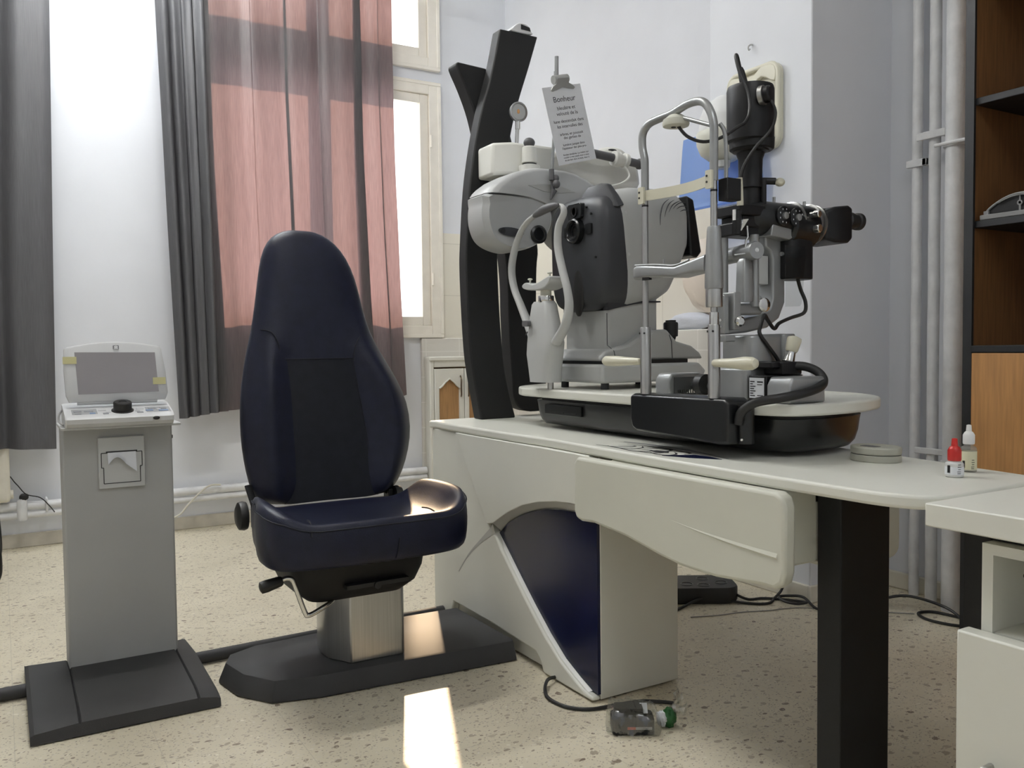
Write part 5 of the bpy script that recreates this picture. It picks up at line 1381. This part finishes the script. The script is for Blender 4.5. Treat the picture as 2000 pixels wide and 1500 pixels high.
# ================================================================ SIDE WORKTOP AND DRAWER CABINET (right foreground)
WK = thing('side_worktop', 'white worktop slab in the right foreground standing on a black leg', 'worktop', (1.75, .6, 0))
obj('slab', M().box((1.45, -.25, .712), (2.10, .972, .755)), WHITE, WK, bevel=.003)
obj('leg', M().box((1.55, .905, 0), (1.60, .958, .712)), BLACKP, WK, bevel=.002)
obj('leg', M().box((2.02, .905, 0), (2.07, .958, .712)), BLACKP, WK, bevel=.002)
obj('under_frame', M().box((1.53, -.2, .692), (2.07, .90, .712)), BLACKP, WK)
DC = thing('drawer_cabinet', 'white drawer cabinet with an empty top slot under the side worktop', 'cabinet', (1.75, .55, 0))
def dcab():
    x0, x1, y0, y1, z0, z1 = 1.50, 1.98, .20, .893, .03, .690
    obj('carcass', M().box((x0, y1 - .02, z0), (x1, y1, z1 - .019)).box((x0, y0, z0), (x1, y0 + .02, z1 - .019)).box((x0, y0, z1 - .019), (x1, y1, z1)).box((x1 - .015, y0 + .02, z0), (x1, y1 - .02, z1 - .019)).box((x0, y0 + .02, z0), (x1 - .015, y1 - .02, z0 + .02)), WHITE, DC)
    obj('niche_floor', M().box((x0 + .004, y0 + .021, .515), (x1 - .016, y1 - .021, .533)), WHITE, DC)
    f = obj('drawer_front', M().box((1.462, y0 - .02, .055), (1.498, .916, .5335)), WHITE, DC, bevel=.004)
    obj('handle', M().tube([(1.462, .85, .31), (1.44, .85, .31), (1.44, .70, .31), (1.462, .70, .31)], .006, 8), STEEL, f)
    obj('peg_hole', M().cyl((1.60, y1 - .0205, .62), (1.60, y1 - .019, .62), .004, n=10), RUBBER, DC)
    for x in (1.54, 1.94):
        for y in (.26, .84):
            obj('foot', M().cyl((x, y, 0), (x, y, .031), .02, n=14), BLACKP, DC)
dcab()

# ================================================================ SMALL THINGS ON THE DESK
OC = thing('round_case', 'small round grey plastic case with lid on the near end of the desk', 'case', (1.84, 1.365, ZT))
GC = mat('grey_green_plastic', (.40, .40, .34), .45, var=.05, scale=20)
obj('case_base', M().prism([(1.84 + .052 * math.cos(a * PI / 24), 1.365 + .062 * math.sin(a * PI / 24)) for a in range(48)], 'z', ZT, ZT + .0165), GC, OC, bevel=.002)
obj('case_lid', M().prism([(1.84 + .052 * math.cos(a * PI / 24), 1.365 + .062 * math.sin(a * PI / 24)) for a in range(48)], 'z', ZT + .0175, ZT + .036), GC, OC, bevel=.004, seg=3)
obj('case_seam', M().prism([(1.84 + .050 * math.cos(a * PI / 24), 1.365 + .060 * math.sin(a * PI / 24)) for a in range(48)], 'z', ZT + .016, ZT + .018), RUBBER, OC)
obj('lid_mark', M().prism(rrect(1.81, 1.345, 1.835, 1.39, .005, 3), 'z', ZT + .0358, ZT + .0366), MIDGREY, OC)
def bottle(name, label, x, y, r, hb, hn, cap, capcol, body, lab):
    t = thing(name, label, 'bottle', (x, y, ZT), 'eye drop bottles on the desk')
    b = obj('bottle_body', M().lathe([(r * .9, .0005), (r, .002), (r, hb - .006), (r * .85, hb - .002), (r * .6, hb), (r * .6, hn)], (x, y, ZT), n=28), body, t)
    obj('cap', M().lathe([(r * .70, hn - .002), (r * .74, hn + .001), (r * .74, hn + cap * .45), (r * .55, hn + cap * .60), (r * .36, hn + cap * .66), (r * .30, hn + cap), (r * .1, hn + cap + .001)], (x, y, ZT), n=20), capcol, t)
    obj('bottle_label', M().lathe([(r + .0003, .006), (r + .0004, hb - .012), (r + .0003, hb - .0115), (r - .001, hb - .0115), (r - .001, .006)], (x, y, ZT), n=28), lab, b)
    a0 = math.atan2(-y, -x)
    m = M()
    for k, (da, w, z) in enumerate(((.55, .16, .028), (.55, .2, .023), (.55, .14, .018), (.5, .2, .013), (.5, .18, .009))):
        pts = [(x + (r + .0006) * math.cos(a0 + da + w * 2 * (j / 5 - .5)), y + (r + .0006) * math.sin(a0 + da + w * 2 * (j / 5 - .5)), ZT + z) for j in range(6)]
        m.tube(pts, .0006, 4)
    for k in range(7):
        a = a0 - .75 + k * .05
        m.tube([(x + (r + .0006) * math.cos(a), y + (r + .0006) * math.sin(a), ZT + .010), (x + (r + .0006) * math.cos(a), y + (r + .0006) * math.sin(a), ZT + .026)], (.0004, .0008, .0005)[k % 3], 4)
    obj('label_print', m, INK, b)
    return t
WB_ = mat('milky_bottle', (.62, .62, .60), .35, var=.02)
bottle('eye_drop_bottle', 'small eye drop bottle with a red cap on the desk', 1.750, 1.105, .0185, .034, .037, .045, mat('red_cap', (.50, .02, .015), .35), WB_, PAPER)
bottle('eye_drop_bottle', 'taller clear eye drop bottle with a white cap beside the red one', 1.842, 1.130, .0165, .058, .064, .040, mat('white_cap', (.75, .75, .74), .35), clear_mat('clear_bottle', (.90, .90, .86), .08, .1, opac=.25, ocol=(.7, .7, .66)), mat('yellow_white_label', (.66, .64, .45), .5))

# ================================================================ FLOOR: POWER STRIP, CABLES, BAGGED PART
PS = thing('power_strip', 'black multi socket power block on the floor behind the desk pedestal', 'power strip', (2.40, 2.62, 0))
def pstrip():
    a = Vector((.86, -.51, 0))
    b = Vector((.51, .86, 0))
    c = Vector((2.395, 2.700, 0))
    def pt(u, v, z):
        return tuple(c + a * u + b * v + Vector((0, 0, z)))
    ol = rrect(-.24, -.095, .225, .11, .06, 6)
    obj('block', M().loft([[pt(u * .98, v * .98, .002) for u, v in ol], [pt(u, v, .012) for u, v in ol], [pt(u, v, .060) for u, v in ol], [pt(u * .985, v * .97, .066) for u, v in ol]]), RUBBER, PS, angle=50)
    for u, v in ((.02, -.03), (.085, -.045), (.165, -.01), (-.06, -.02), (.10, .05)):
        q = Vector(pt(u, v, .0655))
        obj('socket', M().lathe([(.024, 0), (.026, .002), (.022, .0025), (.020, -.006), (.001, -.006)], q, n=24), BLACKG, PS)
    obj('plug', M().box(pt(-.20, .0, .066), (pt(-.14, .05, .10)[0], pt(-.20, .06, 0)[1], .10)) if 0 else M().cyl(pt(-.13, .02, .0655), pt(-.13, .02, .105), .022, n=18), RUBBER, PS)
pstrip()
def cable(label, pts, r=.0055, mt=None):
    pts = [(x, y, max(z, r + .0005)) for x, y, z in pts]
    o = obj('cable', M().tube(smooth(pts, 7), r, 8), mt or RUBBER, loc=pts[0])
    return tag(o, label, 'cable', 'cables on the floor')
cable('black cable looping out from under the white desk pedestal', [(1.50, 2.24, .006), (1.424, 2.213, .02), (1.372, 2.14, .006), (1.375, 2.05, .006), (1.425, 1.995, .006), (1.505, 1.978, .006), (1.58, 1.962, .006), (1.625, 1.925, .008), (1.650, 1.892, .01)])
cable('black cable running in front of the power block towards the coil', [(2.20, 2.56, .006), (2.275, 2.575, .006), (2.38, 2.59, .02), (2.44, 2.575, .03), (2.50, 2.54, .012), (2.57, 2.47, .006), (2.63, 2.44, .006), (2.70, 2.475, .006), (2.76, 2.49, .03), (2.74, 2.455, .10), (2.70, 2.42, .17), (2.66, 2.40, .30)])
cable('black cable coiled on the floor between power block and black leg', [(2.545, 2.53, .03), (2.60, 2.52, .006), (2.66, 2.50, .006), (2.72, 2.44, .006), (2.755, 2.38, .006), (2.735, 2.34, .016), (2.69, 2.35, .016), (2.675, 2.40, .016), (2.70, 2.45, .018), (2.745, 2.43, .02), (2.765, 2.38, .022), (2.73, 2.28, .006), (2.80, 2.24, .02), (2.86, 2.22, .006), (2.98, 2.16, .04), (3.05, 2.10, .05), (3.09, 1.98, .03), (3.06, 1.89, .006), (3.0, 1.86, .006)])
cable('black cable loop on the floor beside the thick white pipe', [(3.02, 1.84, .006), (2.98, 1.90, .006), (2.97, 1.98, .006), (3.01, 2.04, .006), (3.07, 2.02, .006), (3.09, 1.94, .006), (3.10, 1.86, .006)])
cable('thin grey wire lying across the floor behind the desk', [(2.25, 2.48, .002), (2.36, 2.44, .002), (2.46, 2.42, .002), (2.56, 2.38, .002), (2.64, 2.36, .002), (2.72, 2.32, .002), (2.84, 2.20, .002), (3.0, 2.05, .002)], .0022, mat('grey_wire', (.30, .29, .27), .5))

BG = thing('bagged_battery', 'black battery block in a clear plastic bag on the floor before the desk', 'packet', (1.47, 1.84, 0))
def bagged():
    a = Vector((.852, -.523, 0))
    b = Vector((.523, .852, 0))
    c = Vector((1.378, 1.830, 0))
    def pt(u, v, z):
        return tuple(c + a * u + b * v + Vector((0, 0, z)))
    ol = [(u, v) for u, v in rrect(0.004, .004, .118, .085, .012, 4)]
    bl = obj('battery', M().loft([[pt(u, v, .004) for u, v in ol], [pt(u, v, .036) for u, v in ol], [pt(u, v * .9 + .004, .040) for u, v in ol]]), BLACKP, BG, angle=50)
    obj('battery_step', M().loft([[pt(u * .7 + .01, v * .6 + .03, .040) for u, v in ol], [pt(u * .66 + .012, v * .56 + .032, .062) for u, v in ol]]), RUBBER, bl, angle=50)
    obj('red_band', M().loft([[pt(u, .0030, z) for u, z in ((.044, .018), (.066, .018), (.066, .025), (.044, .025))], [pt(u, .0045, z) for u, z in ((.044, .018), (.066, .018), (.066, .025), (.044, .025))]]), mat('red_print', (.42, .08, .05), .5), bl)
    obj('grey_band', M().loft([[pt(u, .0030, z) for u, z in ((.066, .018), (.110, .018), (.110, .025), (.066, .025))], [pt(u, .0045, z) for u, z in ((.066, .018), (.110, .018), (.110, .025), (.066, .025))]]), mat('grey_print2', (.30, .30, .30), .5), bl)
    obj('paper_slip', M().loft([[pt(.085, .05, .043), pt(.105, .05, .043), pt(.105, .07, .064), pt(.085, .07, .064)], [pt(.085, .051, .042), pt(.105, .051, .042), pt(.105, .071, .063), pt(.085, .071, .063)]]), PAPER, bl)
    film = clear_mat('clear_film', (.93, .94, .93), .17, .10, opac=.03, ocol=(.6, .62, .62))
    rings = []
    for i in range(27):
        t = i / 26
        u = -.010 + t * .150
        k = math.sin(min(1, t / .10) * PI / 2) * math.sin(min(1, (1 - t) / .16) * PI / 2) ** .7
        w, h = .054 * (.25 + .75 * k), (.074 - .014 * t) * (.25 + .75 * k)
        ring = []
        for j in range(28):
            an = 2 * PI * j / 28
            v = .046 + w * math.copysign(abs(math.cos(an)) ** .5, math.cos(an))
            z = .002 + (h / 2) * (1 + math.copysign(abs(math.sin(an)) ** .5, math.sin(an)))
            q = Vector(pt(u, v, z))
            f = .007 * noise.noise(q * 45) + .006 * noise.noise(q * 110)
            ring.append((q.x + f, q.y + f, max(.0015, q.z + f)))
        rings.append(ring)
    bag = obj('plastic_bag', M().loft(rings), film, BG, angle=25)
    def fan(uu, vv):
        s = .012 + .060 * uu
        q = Vector(pt(.160 + .050 * uu, .062 + (vv - .5) * 2 * s + .045 * uu, .030 + .020 * uu + .022 * math.sin(vv * 15) * uu))
        return (q.x + .012 * noise.noise(q * 60), q.y + .012 * noise.noise(q * 70), max(.002, q.z + .016 * noise.noise(q * 55)))
    obj('bag_tail', M().grid(fan, 10, 26), film, bag, angle=25)
    obj('green_tie', M().ell(pt(.163, .062, .026), (.021, .021, .026), 12, fn=lambda d: 1 + .35 * noise.noise(d * 3)), mat('green_plastic', (.015, .10, .022), .4), BG, angle=40)
    obj('white_slip', M().ell(pt(.143, .056, .026), (.010, .018, .020), 10, fn=lambda d: 1 + .4 * noise.noise(d * 3)), PAPER, BG)
bagged()

# ================================================================ VISITOR CHAIR at the left edge
VC = thing('visitor_chair', 'black tubular chair showing only its front leg at the left edge', 'chair', (-.34, 4.62, 0))
def vchair():
    for y in (4.40, 4.86):
        obj('side_frame', M().tube(smooth([(-.62, y, .018), (-.40, y, .018), (-.14, y, .018), (-.075, y, .024), (-.045, y, .055), (-.036, y, .12), (-.046, y, .30), (-.066, y, .46), (-.085, y, .56), (-.13, y, .62), (-.22, y, .635), (-.50, y, .64)], 5), .0165, 12), BLACKM, VC, angle=80)
    obj('cross_bar', M().cyl((-.60, 4.40, .018), (-.60, 4.86, .018), .014), BLACKM, VC)
    obj('seat', M().prism(rrect(-.60, 4.42, -.16, 4.84, .05, 5), 'z', .43, .49), RUBBER, VC, bevel=.015, seg=3)
    obj('seat_rail', M().cyl((-.30, 4.395, .42), (-.30, 4.865, .42), .012), BLACKM, VC)
    obj('backrest', M().prism(rrect(4.43, .62, 4.83, .98, .05, 5), 'x', -.66, -.61), RUBBER, VC, bevel=.015, seg=3)
    obj('back_post', M().tube([(-.59, 4.63, .45), (-.64, 4.63, .55), (-.66, 4.63, .75)], .014, 10), BLACKM, VC)
vchair()
